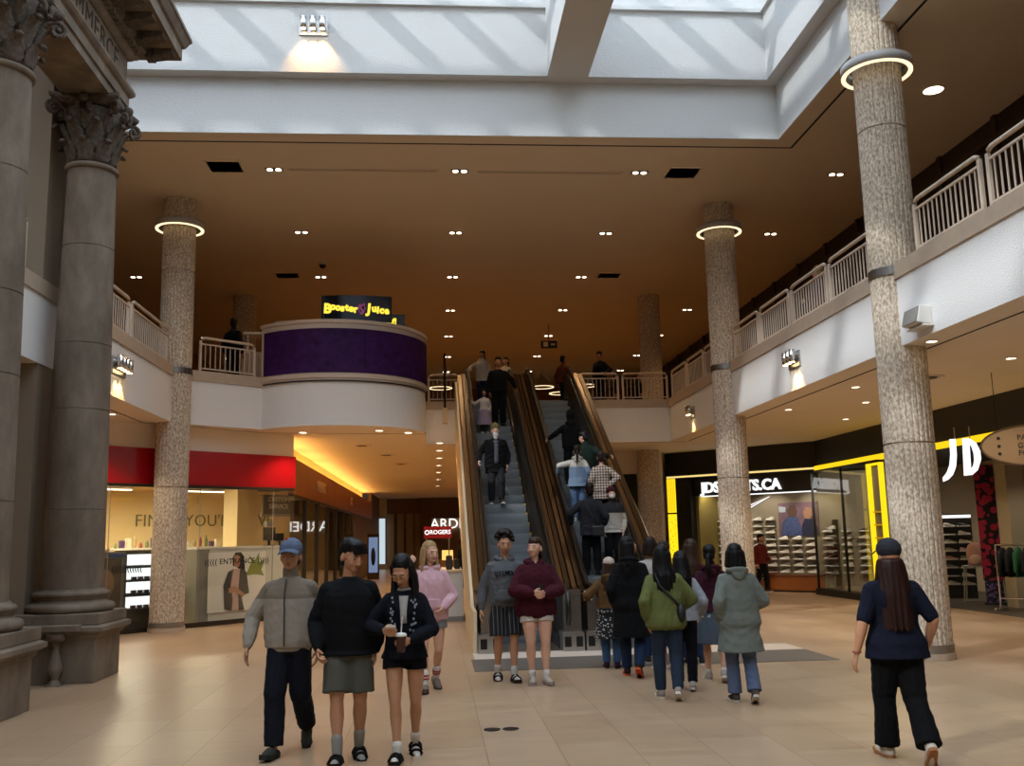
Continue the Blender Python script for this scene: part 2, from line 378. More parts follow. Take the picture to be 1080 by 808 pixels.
# corridor and the walls under the back gallery
struct('wall_corridor_end', MB().box(-8,60,0,5,60.2,ZS), mat('dark_brown_wall','#7d6242',.7), 'brown wall at the end of the corridor', 'wall')
struct('wall_corridor_right', MB().box(3.6,26.6,0,3.8,60,ZS), mat('tan_wall','#9c8362',.7), 'tan wall on the right of the corridor', 'wall')
wb = MB().box(3.8,29,0,5.05,29.2,ZS).box(6.25,29,0,6.95,29.2,ZS).box(5.05,29,3.55,6.25,29.2,ZS)
struct('wall_back', wb, MSOFF, 'beige wall with a dark doorway right of the escalators', 'wall')
struct('wall_back_recess', MB().box(4.9,30.2,0,6.4,30.3,ZS), MDARK, 'black recess behind the doorway', 'wall')
ce = MB()
for i,x in enumerate((-2.9,-2.3,-1.75,-1.2)): ce.box(x,59.85,0,x+.42,60,3.3)
struct('trim_10', ce, mat('olive_panel','#9a8058',.6), 'tall brown panels at the end of the corridor', 'trim')
# ------------------------------------------------------------------ granite columns
def gcol(x, y, z0, z1, label, collars, joints, r=.335, name='granite_column'):
    t = thing(name, label, 'column', (x,y,z0))
    mb = MB(); n = 112; h = z1-z0
    prof = [(r,.0)]
    zz = [0.2 if z0 == 0 else 0.0]
    rings = []
    def ring_at(z, rr, rib):
        return [((rr-(.012 if (k%4==0 and rib) else 0))*cos(2*pi*k/n), (rr-(.012 if (k%4==0 and rib) else 0))*sin(2*pi*k/n), z) for k in range(n)]
    cuts = sorted(j-z0 for j in joints if z0 < j < z1)
    zs = [.2 if z0 == 0 else 0]
    rings.append(ring_at(zs[0], r, True))
    for c in cuts:
        rings += [ring_at(c-.014, r, True), ring_at(c-.012, r-.022, False), ring_at(c+.012, r-.022, False), ring_at(c+.014, r, True)]
    rings.append(ring_at(h, r, True))
    mb.loft(rings); s = mb.build('shaft', MGRAN, t)
    if z0 == 0:
        MB().lathe([(r+.012,.09),(r+.012,.2)], 48).build('base_band', mat('grey_base_band','#8f857a',.35,metal=.6), t)
        MB().lathe([(r+.025,0),(r+.025,.09)], 48).build('base_ring', MTRIM, t)
    for c in collars:
        MB().lathe([(r+.02,c-z0-.06),(r+.02,c-z0+.06)], 48).build('collar', mat('steel_collar','#85807a',.3,metal=.9), t)
    return t
def halo(x, y, z, label):
    t = thing('ring_lamp', label, 'lamp', (x,y,z), 0, None)
    MB().ring((0,0,.015), .5, .41, .14, 56).build('housing', mat('ring_housing_grey','#a9a6a2',.5), t, True)
    MB().ring((0,0,0), .497, .435, .018, 56).build('diffuser', MRING, t)
    for a in range(4): MB().cyl((.33*cos(a*pi/2+.6),.33*sin(a*pi/2+.6),.1),(.42*cos(a*pi/2+.6),.42*sin(a*pi/2+.6),.1),.01).build('bracket', MSTEEL, t)
JT = [2.9, 7.35]
gcol(6.55,12.81,0,10.0,'nearest speckled granite column, at the right in front of the sports shop',[5.28],[2.87,7.42])
gcol(6.43,20.4,0,ZC,'speckled granite column in front of the sports shop sign, second along the right gallery',[5.28],[2.87,7.42])
gcol(-5.38,20.3,0,ZC,'speckled granite column in front of the red-banded shop on the left',[5.28],[2.87,7.42])
halo(6.55,12.81,8.32,'glowing ring lamp round the top of the nearest right granite column')
halo(6.43,20.4,8.36,'glowing ring lamp round the top of the second granite column on the right gallery')
halo(-5.38,20.3,8.36,'glowing ring lamp round the top of the left granite column')
gcol(-5.6,28.6,ZF,ZC,'dim granite column on the upper floor behind the juice counter',[],[7.42])
gcol(6.65,28.6,ZF,ZC,'dim granite column on the upper floor at right behind the gallery railing',[],[7.42])
gcol(6.38,28.4,0,ZS,'granite column under the back gallery between the dark doorway and the sports shop',[],[2.87])

# ------------------------------------------------------------------ bank screen: two columns and the entablature they carry
BX = -4.85
def leaf(mb, ang, r0, z0, h, w, out, curl):
    """acanthus leaf: rises from r0, leans out and rolls over at the tip"""
    nu, nv = 5, 9; f = []; b = []
    for j in range(nv):
        t = j/(nv-1)
        if t < .72: r = r0+out*.45*(t/.72)**2; z = z0+h*(t/.72)
        else:
            a = (t-.72)/.28*pi*1.05; rr = curl; r = r0+out*.45+rr-rr*cos(a); z = z0+h+rr*sin(a)*1.0
        ww = w*(0.75+.5*sin(pi*min(1,t*1.1))-.45*t)*(1+.14*cos(j*pi))
        for i in range(nu):
            u = (i/(nu-1)-.5)*2; dd = .018*(1-u*u)+.012*(1 if i == 2 else 0)
            a2 = ang+u*ww/max(r,.1)/2
            f.append(((r+dd)*cos(a2),(r+dd)*sin(a2),z)); b.append(((r-.03)*cos(a2),(r-.03)*sin(a2),z-.008))
    vs = f+b; n = nu*nv; fs = []
    for j in range(nv-1):
        for i in range(nu-1):
            a = j*nu+i; fs.append((a,a+1,a+nu+1,a+nu)); fs.append((n+a,n+a+nu,n+a+nu+1,n+a+1))
    for j in range(nv-1):
        a = j*nu; fs.append((a,a+nu,n+a+nu,n+a)); a = j*nu+nu-1; fs.append((a,n+a,n+a+nu,a+nu))
    for i in range(nu-1):
        fs.append((i,n+i,n+i+1,i+1)); a = (nv-1)*nu+i; fs.append((a,a+1,n+a+1,n+a))
    mb.add(vs, fs)
def volute(mb, ang, r0, z0, r1, z1, rad):
    """stalk and spiral under a corner of the abacus"""
    e = Vector((cos(ang),sin(ang),0)); pts = []; rs = []
    for i in range(6):
        t = i/5; pts.append(e*(r0+(r1-r0)*t**1.6)+Vector((0,0,z0+(z1-z0)*(1-(1-t)**1.8)))); rs.append(.03)
    c = e*r1+Vector((0,0,z1-rad))
    for i in range(1,22):
        a = pi/2-i*.42; q = rad*(1-i/26)
        pts.append(c+e*q*cos(a)+Vector((0,0,q*sin(a)))); rs.append(.034*(1-i/40))
    mb.tube(pts, rs, 6); mb.ell(c, .035,.035,.035, None, 8, 5)
def capital(mb):
    mb.lathe([(.30,0),(.30,.3),(.34,.62),(.42,.80)], 24)
    for k in range(8): leaf(mb, k*pi/4, .31, .02, .26, .23, .16, .045)
    for k in range(8): leaf(mb, k*pi/4+pi/8, .31, .2, .34, .22, .26, .055)
    for k in range(8): leaf(mb, k*pi/4, .33, .46, .2, .13, .22, .04)
    for k in range(4): volute(mb, pi/4+k*pi/2, .33, .42, .6, .84, .1)
    for k in range(4):
        for d in (-.16,.16): volute(mb, k*pi/2+d, .33, .5, .43, .82, .065)
        mb.ell((.47*cos(k*pi/2),.47*sin(k*pi/2),.88), .07,.07,.07, None, 8, 6)
    ab = []
    for z,s in ((.84,.94),(.89,.97),(.90,1.0),(.96,1.03)):
        ring = []
        for k in range(4):
            a0 = pi/4+k*pi/2; p = Vector((cos(a0),sin(a0)))*.66*s; q = Vector((cos(a0+pi/2),sin(a0+pi/2)))*.66*s
            for i in range(6):
                t = i/6; v = p.lerp(q,t); v *= 1-.17*sin(pi*t); ring.append((v.x,v.y,z))
        ab.append(ring)
    mb.loft(ab)
def bankcol(y, label):
    t = thing('corinthian_column', label, 'column', (BX,y,0))
    s = .5
    MB().box(-s,-s,0,s,s,.58).build('pedestal', MSTONE, t, bev=.01)
    p = MB()
    rr = lambda o,z: [(-s-o,-s-o,z),(s+o,-s-o,z),(s+o,s+o,z),(-s-o,s+o,z)]
    p.loft([rr(.0,.55),rr(.03,.57),rr(.03,.6),rr(.11,.65),rr(.11,.7),rr(.05,.73)]); p.build('pedestal_cap', MSTONE, t)
    MB().box(-.56,-.56,.73,.56,.56,.87).build('plinth', MSTONE, t, bev=.01)
    prof = [(.50,.87)]+[(.5+.055*sin(a),.93-.06*cos(a)) for a in np.linspace(.3,2.84,8)]+[(.48,.99),(.47,1.0)]+[(.47-.03*sin(a),1.03-.03*cos(a)) for a in np.linspace(.2,2.9,5)]+[(.455,1.06),(.455,1.07)]+[(.45+.03*sin(a),1.105-.035*cos(a)) for a in np.linspace(.3,2.84,6)]+[(.42,1.145),(.42,1.17)]
    MB().lathe(prof, 48).build('base', MSTONE, t, True)
    prof = []
    zs = [1.17,2.2,2.6,3.55,4.0,4.46,5.0,5.85,6.3,6.98]
    for i,z in enumerate(zs):
        u = (z-1.17)/5.8; r = .395-.075*u**1.5
        prof.append((r,z))
        if z in (2.2,3.55,4.46,5.85): prof += [(r-.008,z+.004),(r-.008,z+.012),(r,z+.016)]
    MB().lathe(prof, 56).build('shaft', MSTONE, t, False)
    MB().lathe([(.325,6.98)]+[(.33+.035*sin(a),7.02-.04*cos(a)) for a in np.linspace(.2,2.9,6)]+[(.31,7.07)], 48).build('astragal', MSTONE, t, True)
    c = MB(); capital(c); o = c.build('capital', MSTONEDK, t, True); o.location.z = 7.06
    return t
c1 = bankcol(13.57,'far weathered stone corinthian column standing on its pedestal with a baluster')
prof = [(.07,0),(.07,.04),(.045,.06),(.04,.08),(.085,.17),(.095,.22),(.07,.3),(.04,.42),(.035,.47),(.055,.49),(.035,.51),(.07,.55)]
b = MB(); b.lathe(prof, 20); b.box(-.1,-.09,.55,.1,.09,.66).box(-.09,-.09,-.0,.09,.09,.02); o = b.build('baluster', MSTONE, c1, True); o.location = (.06,-.6,0)
MB().box(-.42,-.72,.66,.35,-.5,.74).build('rail_stub', MSTONE, c1, bev=.01)
bankcol(10.62,'near weathered stone corinthian column cut by the left edge of the picture')
en = thing('stone_entablature','carved stone entablature with incised lettering over the corinthian columns','facade',(BX,13.88,8.02))
def entab(name, prof, m=MSTONE):
    mb = MB(); rings = []
    for o,z in prof: rings.append([(-.33-o,-9.5,z),(.33+o,-9.5,z),(.33+o,o,z),(-.33-o,o,z)])
    mb.loft(rings); return mb.build(name, m, en)
entab('architrave', [(0,0),(0,.13),(.03,.135),(.03,.28),(.07,.31),(.1,.35),(.1,.4),(0,.41)])
entab('frieze', [(-.005,.41),(-.005,.87)])
entab('bed_moulding', [(.02,.87),(.05,.89),(.1,.95),(.1,.97)])
entab('dentil_band', [(.08,.97),(.08,1.08)])
entab('cornice', [(.17,1.08),(.2,1.1),(.2,1.2),(.62,1.21),(.62,1.4),(.66,1.43),(.72,1.55),(.74,1.56),(.74,1.62),(.3,1.7)])
dn = MB()
for i in range(60): y = -.02-i*.125; dn.box(.4,y-.075,.97,.51,y,1.07)
dn.build('dentil_course', MSTONE, en)
dn = MB()
for i in range(6): x = .42-i*.125; dn.box(x-.075,.07,.97,x,.18,1.07)
dn.build('end_dentil_course', MSTONE, en)
for i in range(14):
    y = .42-i*.52
    m = MB(); m.box(.5,y-.2,1.06,.62,y,1.205); m.loft([[(.6,y-.2,1.08),(.6,y,1.08),(.6,y,1.205),(.6,y-.2,1.205)],[(.75,y-.2,1.1),(.75,y,1.1),(.75,y,1.205),(.75,y-.2,1.205)],[(.9,y-.2,1.15),(.9,y,1.15),(.9,y,1.205),(.9,y-.2,1.205)]])
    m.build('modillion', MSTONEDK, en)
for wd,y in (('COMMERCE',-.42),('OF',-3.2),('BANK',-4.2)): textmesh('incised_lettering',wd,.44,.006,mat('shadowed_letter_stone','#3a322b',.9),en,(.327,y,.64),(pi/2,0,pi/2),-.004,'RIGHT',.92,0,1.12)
struct('wall_bank_pier', MB().box(-6.15,13.35,0,-5.36,14.05,ZC), mat('drab_pier_paint','#857765',.8), 'drab pier behind the far corinthian column', 'wall')
tag(MB().cyl((-5.22,13.98,0),(-5.22,13.98,ZC-.02),.06).build('dark_post', mat('dark_post_metal','#3b3c38',.4,metal=.5)), 'dark metal pipe beside the drab pier behind the stone column','stanchion')  # thin upright post standing for a dark strip beside the pier

# ------------------------------------------------------------------ gallery railings
def railing(p, q, label, group, n=None):
    p = Vector((*p,ZT)); q = Vector((*q,ZT)); d = q-p; L = d.length; a = atan2(d.y,d.x)
    t = thing('railing_section', label, 'railing', p, a, group)
    H = .74
    h = [(.03,0,0),(.03,0,H-.1),(.05,0,H-.03),(.12,0,H),(L-.12,0,H),(L-.05,0,H-.03),(L-.03,0,H-.1),(L-.03,0,0)]
    MB().tube(h[2:6], .03, 8).build('handrail', MRAIL, t, True)
    for x in (.03, L-.03): MB().box(x-.028,-.02,0,x+.028,.02,H-.06).build('post', MRAIL, t)
    MB().box(.05,-.015,H-.15,L-.05,.015,H-.12).build('top_bar', MRAIL, t)
    MB().box(.05,-.015,.06,L-.05,.015,.09).build('bottom_bar', MRAIL, t)
    n = n or max(4,int(L/.115)); me = None
    for i in range(1,n):
        x = .03+(L-.06)*i/n
        if me is None:
            o = MB().box(-.008,-.008,.09,.008,.008,H-.15).build('baluster', MRAIL, t); me = o.data
        else: o = link('baluster', me, t)
        o.location = (x,0,0)
    return t
gr = 'cream railing panels along the galleries'
ys = [(7.05,8.6),(8.72,10.27),(10.39,12.02)]
nm = ['nearest the right edge of the picture','next to the one at the right picture edge','just right of the nearest granite column']
for (a,b2),s in zip(ys,nm): railing((XR+.08,b2),(XR+.08,a),'cream railing panel on the right gallery, '+s,gr)
for i in range(4):
    a = 13.25+i*1.71; railing((XR+.08,a+1.63),(XR+.08,a),'cream railing panel between the two right granite columns, %s from the nearer column' % ORD[i],gr)
for i in range(3):
    a = 20.8+i*1.62; railing((XR+.08,a+1.54),(XR+.08,a),'cream railing panel on the right gallery beyond the second granite column, %s from it' % ORD[i],gr)
railing((5.15,YB+.08),(XR+.02,YB+.08),'cream railing panel at the back gallery corner on the right',gr)
railing((3.95,YB+.08),(5.07,YB+.08),'cream railing panel right beside the top of the escalators',gr)
railing((-.16,YB+.08),(.72,YB+.08),'cream railing panel between the juice counter and the escalators',gr)
railing((-5.0,20.7),(-3.98,21.6),'cream railing panel between the left granite column and the juice counter',gr)
railing((XL-.08,17.45),(XL-.08,19.85),'cream railing panel on the left gallery just left of the granite column',gr)
railing((XL-.08,14.95),(XL-.08,17.33),'cream railing panel on the left gallery beside the far stone column',gr)
railing((XL-.08,11.3),(XL-.08,12.9),'cream railing panel glimpsed between the two stone columns',gr)
struct('wall_far_left', MB().box(-16,61.9,0,-8,62.1,ZS), MCREAM, 'wall closing the far left', 'wall')
struct('wall_far_right', MB().box(5,61.9,0,18,62.1,ZS), MCREAM, 'wall closing the far right', 'wall')
# ------------------------------------------------------------------ escalators
EY0, EY1, EK = 16.2, 25.0, (ZF-0)/8.8
def ez(y): return 0 if y < EY0 else (ZF if y > EY1 else (y-EY0)*EK)
def yzprism(mb, poly, x0, x1):
    """polygon in (y,z) extruded along x"""
    n = len(poly); vs = [(x0,y,z) for y,z in poly]+[(x1,y,z) for y,z in poly]
    a = sum(poly[i][0]*poly[(i+1)%n][1]-poly[(i+1)%n][0]*poly[i][1] for i in range(n))
    f0 = tuple(range(n)); f1 = tuple(range(2*n-1,n-1,-1))
    sd = [(i,n+i,n+(i+1)%n,(i+1)%n) for i in range(n)]
    if a > 0: f0, f1 = f0[::-1], f1[::-1]; sd = [s[::-1] for s in sd]
    return mb.add(vs, [f0,f1]+sd)
def prof_line(off, y0=15.2, y1=25.9):
    return [(y0,off),(EY0-.25,off),(EY0+.1,off+.06*EK*2),(EY1-.1,ZF+off-.06*EK*2),(EY1+.25,ZF+off),(y1,ZF+off)]
def band(mb, x0, x1, za, zb, y0=15.2, y1=25.9):
    up = prof_line(zb,y0,y1); lo = prof_line(za,y0,y1); rows = []
    for (y,z),(y2,z2) in zip(up,lo): rows.append([(x0,y2,z2),(x1,y2,z2),(x1,y,z),(x0,y,z)])
    mb.loft(rows); return mb
def handrail(mb, x, r=.036):
    c = prof_line(.93); pts = []
    for a in np.linspace(-pi/2, pi/2, 9)[::1]: pts.append((x, 15.2-.31*cos(a), .62+.31*sin(a)))
    pts += [(x,y,z) for y,z in c[1:-1]]
    for a in np.linspace(pi/2, -pi/2, 9): pts.append((x, 25.75+.31*cos(a), ZF+.62+.31*sin(a)))
    mb.tube(pts, r, 8)
MSTEP = wavem('grooved_step_metal','#75797b','#56595b',55,'X',.5,.5)
MRISER = wavem('ribbed_riser_metal','#8a8e90','#6a6d6f',55,'X',.5,.45)
MYLINE = mat('yellow_step_edge','#c9a015',.5)
MBRDK = mat('dark_bronze_panel','#2a2017',.42,metal=.7,var=.1,vs=2)
MBRLT = mat('bright_bronze_deck','#5a452e',.38,metal=.95,var=.08,vs=2)
MSKIRT = mat('black_skirt','#141312',.35)
def escalator(name, label, xs0, xs1, xo0, xo1, left_outer, right_outer):
    t = thing(name, label, 'escalator', ((xs0+xs1)/2, EY0, 0))
    ox, oy = (xs0+xs1)/2, EY0
    def P(mb, n, m, par=t, smooth=False):
        mb.v = [(x-ox,y-oy,z) for x,y,z in mb.v]; return mb.build(n, m, par, smooth)
    # steps
    rise = ZF/26; run = 8.8/26; st = None
    for i in range(26):
        if st is None:
            mb = MB(); mb.box(xs0+.02,0,-.02,xs1-.02,run+.02,0)
            rr = [[(xs0+.02,.0+.035*(1-cos(a)),-rise*a/(pi/2)) , (xs1-.02,.0+.035*(1-cos(a)),-rise*a/(pi/2)), (xs1-.02,.08,-rise*a/(pi/2)), (xs0+.02,.08,-rise*a/(pi/2))] for a in np.linspace(0,pi/2,6)]
            mb.loft(rr[::-1]); mb.v = [(x-ox,y,z) for x,y,z in mb.v]
            mb.m = [0]*6+[1]*(len(mb.f)-6)
            st = mb.build('step', [MSTEP,MRISER], t); o = st
            e = MB().box(xs1-.06-ox,-.004,-.03,xs1-.025-ox,run,.004).build('yellow_edge', MYLINE, o)
        else:
            o = link('step', st.data, t); e2 = link('yellow_edge', e.data, o)
        o.location = (0, run*i, rise*(i+1))
    P(MB().box(xs0,14.95,0,xs1,EY0+.02,.012), 'comb_plate', MSTEEL)
    P(MB().box(xs0,EY1-.02,ZF-.02,xs1,25.95,ZF+.012), 'landing_plate', MSTEEL)
    for sgn, xa, xb in ((-1, xo0, xs0),(1, xs1, xo1)):
        lo, hi = min(xa,xb), max(xa,xb)
        xi = xb if sgn < 0 else xa             # inner edge, beside the steps
        d = sgn
        P(band(MB(), xi, xi+d*.05, -.3, .2), 'skirt', MSKIRT)
        P(band(MB(), xi+d*.05, xi+d*.08, .2, .86, 15.2, 25.7), 'inner_panel', MBRDK)
        m = MB(); handrail(m, xi+d*.12); P(m, 'handrail', MRUBBER, t, True)
        xw = xa if sgn < 0 else xb
        a, b = xi+d*.16, xw
        if abs(b-a) > .05:
            k = 2 if abs(b-a) < .3 else 3; w = (b-a)/k
            for i in range(k): P(band(MB(), a+w*i+d*.012, a+w*(i+1)-d*.012, .70, .84-.02*i), 'deck', MBRLT if (i+(sgn>0))%2 else MBRONZE)
        P(band(MB(), xi+d*.085, xw, -.2, .69), 'balustrade_body', MBRDK)
        # newel at the bottom
        P(MB().box(lo+.01,14.83,0,hi-.01,15.3,.28), 'newel_base', MSTEEL)
        for q in (.25,.75):
            xq = lo+(hi-lo)*q; P(MB().box(xq-.05,14.815,.07,xq+.05,14.84,.22), 'rail_inlet', MRUBBER)
        P(MB().box(lo+.06,14.98,.28,hi-.03,15.2,.9), 'newel_panel', mat('smoky_newel_panel','#8f867c',.25,metal=.85))
        P(MB().box(lo+.05,25.6,ZF,hi-.05,25.8,ZF+.85), 'top_newel_panel', MBRDK)
    u0, u1 = (xo0,xo1)
    body = [(14.9,0),(18.4,0),(25.6,4.15),(25.6,ZF-.3),(EY1,ZF-.3),(EY0+.3,-.1+.2),(14.9,.0)]
    m = MB(); yzprism(m, [(15.3,.0),(18.6,.0),(25.68,4.12),(25.68,ZF-.35),(EY1,ZF-.35),(EY0+.35,0.005)], u0, u1); P(m, 'truss', MBRDK)
    if left_outer: m = MB(); yzprism(m, [(14.9,0),(18.6,0),(25.68,4.1),(25.68,ZF+.62),(EY1+.25,ZF+.62),(EY0-.25,.62),(14.9,.62)], u0-.05, u0); P(m, 'side_cladding', MCREAM)
    if right_outer: m = MB(); yzprism(m, [(14.9,0),(18.6,0),(25.68,4.1),(25.68,ZF+.62),(EY1+.25,ZF+.62),(EY0-.25,.62),(14.9,.62)], u1, u1+.05); P(m, 'side_cladding', MCREAM)
    return t
escalator('escalator','left escalator with the bearded man riding down, beside the corridor',1.0,1.9,.62,2.25,True,False)
escalator('escalator','right escalator with the crowd riding up, beside the beige wall',2.62,3.5,2.26,3.92,False,True)
t = thing('notice_sign','small orange notice on the centre newel of the escalators','sign',(2.33,14.955,.74))
MB().box(-.06,-.005,0,.06,.02,.14).build('plate', mat('peach_plate','#e8b893',.5), t)
MB().prism([(-.035,.03),(.035,.03),(0,.1)],0,.006).xf(Matrix.Rotation(pi/2,4,'X')).build('red_mark', mat('red_mark','#c43a20',.5), t).location = (0,-.003,0)
struct('trim_11', MB().box(.5,12.95,.0,5.4,14.2,.006), mat('grey_stone_strip','#5d5852',.45,var=.08,vs=4), 'dark grey stone strip in the floor before the escalators', 'floor strip')
struct('trim_12', MB().box(.55,14.2,.0,5.4,15.0,.005), mat('lit_tile_tone','#d6c8b8',.3,var=.05,vs=3), 'tile strip coloured pale as if lit at the foot of the escalators', 'floor strip')  # brightness of lit tiles is put into this strip's colour
for i,x in enumerate((.5,.67)):
    tag(MB().cyl((x,9.1,0),(x,9.1,.006),.075,None,28).build('floor_cap', mat('dark_floor_cap','#2c2825',.4,metal=.4), smooth=False), 'round dark floor cap set in the tiles, %s of the pair' % ('left one','right one')[i], 'floor cap')

# ------------------------------------------------------------------ curved juice counter on the gallery bay
t = thing('juice_counter','curved juice counter faced with dark purple panels and a cream rim','counter',(DC[0],DC[1],ZT-.2))
def arcwall(a0, a1, r0, r1, z0, z1, n=36):
    mb = MB(); rows = []
    for a in np.linspace(radians(a0), radians(a1), n): rows.append([(r0*cos(a),r0*sin(a),z0),(r1*cos(a),r1*sin(a),z0),(r1*cos(a),r1*sin(a),z1),(r0*cos(a),r0*sin(a),z1)])
    mb.loft(rows); return mb
MCRM2 = mat('cream_counter_shell','#c3b2a2',.5)
arcwall(223.5,360,1.9,DR+.03,-.01,1.3).build('shell', MCRM2, t)
mp = mat('purple_damask_panel','#33104a',.65,var=.5,vs=6,spec=.2)
arcwall(226.5,292,2.05,DR+.05,.2,1.18).build('purple_panel', mp, t)
arcwall(292.2,359,2.05,DR+.05,.2,1.18).build('purple_panel', mp, t)
arcwall(223,360,1.6,DR+.06,1.3,1.38).build('rim', MCRM2, t)
arcwall(226,360,DR+.02,DR+.06,.08,.16).build('base_rim', MCRM2, t)
arcwall(226,360,DR+.01,DR+.045,.0,.03).build('shadow_groove', MSLOT, t)
t = thing('shop_sign','curved black sign board with yellow juice bar lettering','sign',(-1.80,22.05,ZF+1.5))
MB().box(-.6,-.05,-1.5,-.55,.05,.1).build('stand', MBLACKP, t); MB().box(.55,.1,-1.5,.6,.2,.1).build('stand', MBLACKP, t)
def sgn(x): return -.09*(1-(x/.75)**2)+.10*(x+.75)/1.5
mb = MB(); rows = []
for x in np.linspace(-.78,.84,22): y = sgn(x); rows.append([(x,y,.05),(x,y+.05,.05),(x,y+.05,.66),(x,y,.66)])
mb.loft(rows); mb.build('board', mat('blue_black_board','#15151c',.18,metal=.5), t)
MYLET = emis('yellow_letter_light','#ffe14a',1.1,'NONE')
x = -.71
for i,ch in enumerate('Booster Juice'):
    big = ch in 'BJ'; w_ = {'B':.15,'J':.12,' ':.21,'i':.065,'t':.085,'r':.085}.get(ch,.11)
    if ch != ' ':
        dz = (.0,.05,.03,.01,.02,.0,-.02,0,.0,.01,-.02,-.02,-.03)[i]
        ang = (.05,.2,-.2,.1,-.1,.15,-.1,0,.1,-.1,.05,.1,-.15)[i]
        s = .31 if big else .22
        xm = x+w_/2
        o = textmesh('letter', ch, s, .012, MYLET, t, (xm, sgn(xm)-.015, .34+dz), (pi/2,0,.07), .014, 'CENTER', 1.0)
        o.rotation_euler = (pi/2, ang, .07)
    x += w_
m = MB()
for k in range(14):
    a = k*.62; r = .09*(1-k/18); m.ell((r*cos(a)*.6, -.02, .36+.11-k*.017+.0*sin(a)), .03,.012,.022, None, 6, 4)
o = m.build('whirl_emblem', mat('pink_emblem','#a4528c',.5,emit='#a4528c',es=.25), t); o.location = (.15, sgn(.15), -.02)
m = MB(); m.tube([(-.06,0,.08),(-.08,0,-.02),(-.03,0,-.14),(.0,0,-.16),(.03,0,-.14),(.08,0,-.02),(.06,0,.08),(-.06,0,.08)],.012,6)
o = m.build('emblem_outline', mat('pink_emblem','#a4528c',.5), t); o.location = (.15, sgn(.15)-.015, .36)
t = thing('menu_board','small dark menu board beside the juice sign with yellow lettering','sign',(-.90,22.35,ZF+1.44))
MB().box(-.12,0,.02,.24,.05,.34).build('board', MBLACKP, t); MB().box(-.02,.0,-1.34,.02,.05,.05).build('stand', MBLACKP, t)
textmesh('lettering','of!',.2,.006,MYLET,t,(-.06,-.012,.16),(pi/2,0,0),.008)
t = thing('counter_hood','dark domed machine hood on the juice counter','machine',(-.72,22.55,ZF+1.17))
m = MB(); m.ell((0,0,.1),.34,.3,.3); m.box(-.36,-.2,0,.36,.2,.08); m.build('hood', mat('olive_brown_hood','#3a2d1d',.45), t, True)
MB().cyl((.2,-.1,.3),(.34,-.16,.08),.02).build('handle', MBLACKP, t)
t = thing('juice_machine','cream juice machine at the left end of the curved counter','machine',(-3.3,22.35,ZF+1.17))
MB().box(-.3,-.16,.02,-.12,.16,.36).build('body', MWHITEP, t, bev=.02); MB().box(-.36,-.2,.36,.36,.2,.42).build('top', mat('tan_top','#a98a66',.5), t, bev=.015)
MB().box(.06,-.12,.02,.3,.12,.28).build('drip_unit', MSTEEL, t, bev=.01); MB().cyl((0,-.1,.05),(0,-.1,.36),.03).build('tap', MCHROME, t, True)
m = MB(); m.lathe([(.05,0),(.07,.02),(.09,.22),(.095,.26),(.05,.27)],16)
tag(m.build('blender_jar', MWHITEP, None, True, loc=(-2.72,22.0,ZF+1.17)), 'pale jar standing just left of the juice sign', 'jar')
tag(MB().box(-.25,-.14,0,.25,.14,.2).build('napkin_box', MCRM2, None, bev=.02, loc=(-2.98,22.0,ZF+1.17)), 'low cream box between juice machine and jar', 'box')
t = thing('back_counter','cream back counter inside the juice bay carrying machines','counter',(-2.2,22.35,ZF)); MB().box(-1.0,-.3,0,1.2,.25,1.12).build('cabinet', MCRM2, t); MB().box(-1.03,-.33,1.12,1.23,.28,1.17).build('worktop', MTRIM, t)
t = thing('gallery_kiosk','pale kiosk unit on the upper floor behind the left railing','kiosk',(-4.15,23.2,ZF)); MB().box(-.4,-.3,0,.4,.3,1.0).build('cabinet', MCRM2, t, bev=.02)
MB().box(-.3,-.2,1.0,-.25,-.15,1.45).build('post', MWHITEP, t); MB().box(.25,-.2,1.0,.3,-.15,1.45).build('post', MWHITEP, t); MB().box(-.36,-.26,1.45,.36,.26,1.5).build('canopy', MWHITEP, t)
t = thing('sign_pole','slim dark pole with a pale foot beside the left escalator','pole',(.3,YB-.12,4.75)); MB().cyl((0,0,.3),(0,0,1.9),.03).build('pole', MBRDK, t); MB().box(-.06,-.05,0,.06,.05,.42).build('foot', MCREAM, t)

# ------------------------------------------------------------------ lamps, speaker and vents on walls and ceilings
def wall_light(loc, rz, n, label):
    t = thing('wall_light', label, 'lamp', loc, rz)
    w_ = .17*n; MB().box(-w_/2,-.03,-.14,w_/2,0,.14).build('back_plate', MSTEEL, t)
    for i in range(n):
        x = -w_/2+.17*(i+.5)
        b = MB().cyl((x,-.03,.07),(x,-.11,.07),.02).build('arm', MCHROME, t)
        h = MB(); h.cyl((x,-.12,-.06),(x,-.12,.16),.058,None,16); h.build('lamp_can', MCHROME, t, True)
        MB().cyl((x,-.12,-.066),(x,-.12,-.058),.045,None,14).build('lens', MWARML, t)
wall_light((-2.11,16.43,10.9),0,3,'three-lamp wall light on the white skylight wall')
wall_light((XR,16.4,4.72),-pi/2,3,'wall light with a warm glow on the right gallery front between the granite columns')
wall_light((XR,23.3,4.68),-pi/2,2,'wall light with a warm glow on the right gallery front near the escalators')
wall_light((XL,16.6,4.72),pi/2,4,'wall light with a warm glow on the left gallery front beside the stone column')
t = thing('loudspeaker','pale wedge loudspeaker fixed to the gallery front behind the nearest granite column','speaker',(XR,11.85,4.44)); t.scale = (.7,.62,.6)
m = MB(); m.loft([[(0,-.32,-.2),(0,.32,-.2),(0,.32,.2),(0,-.32,.2)],[(-.3,-.32,-.16),(-.3,.32,-.16),(-.22,.32,.22),(-.22,-.32,.22)]]); m.build('cabinet', MWHITEP, t, bev=.02)
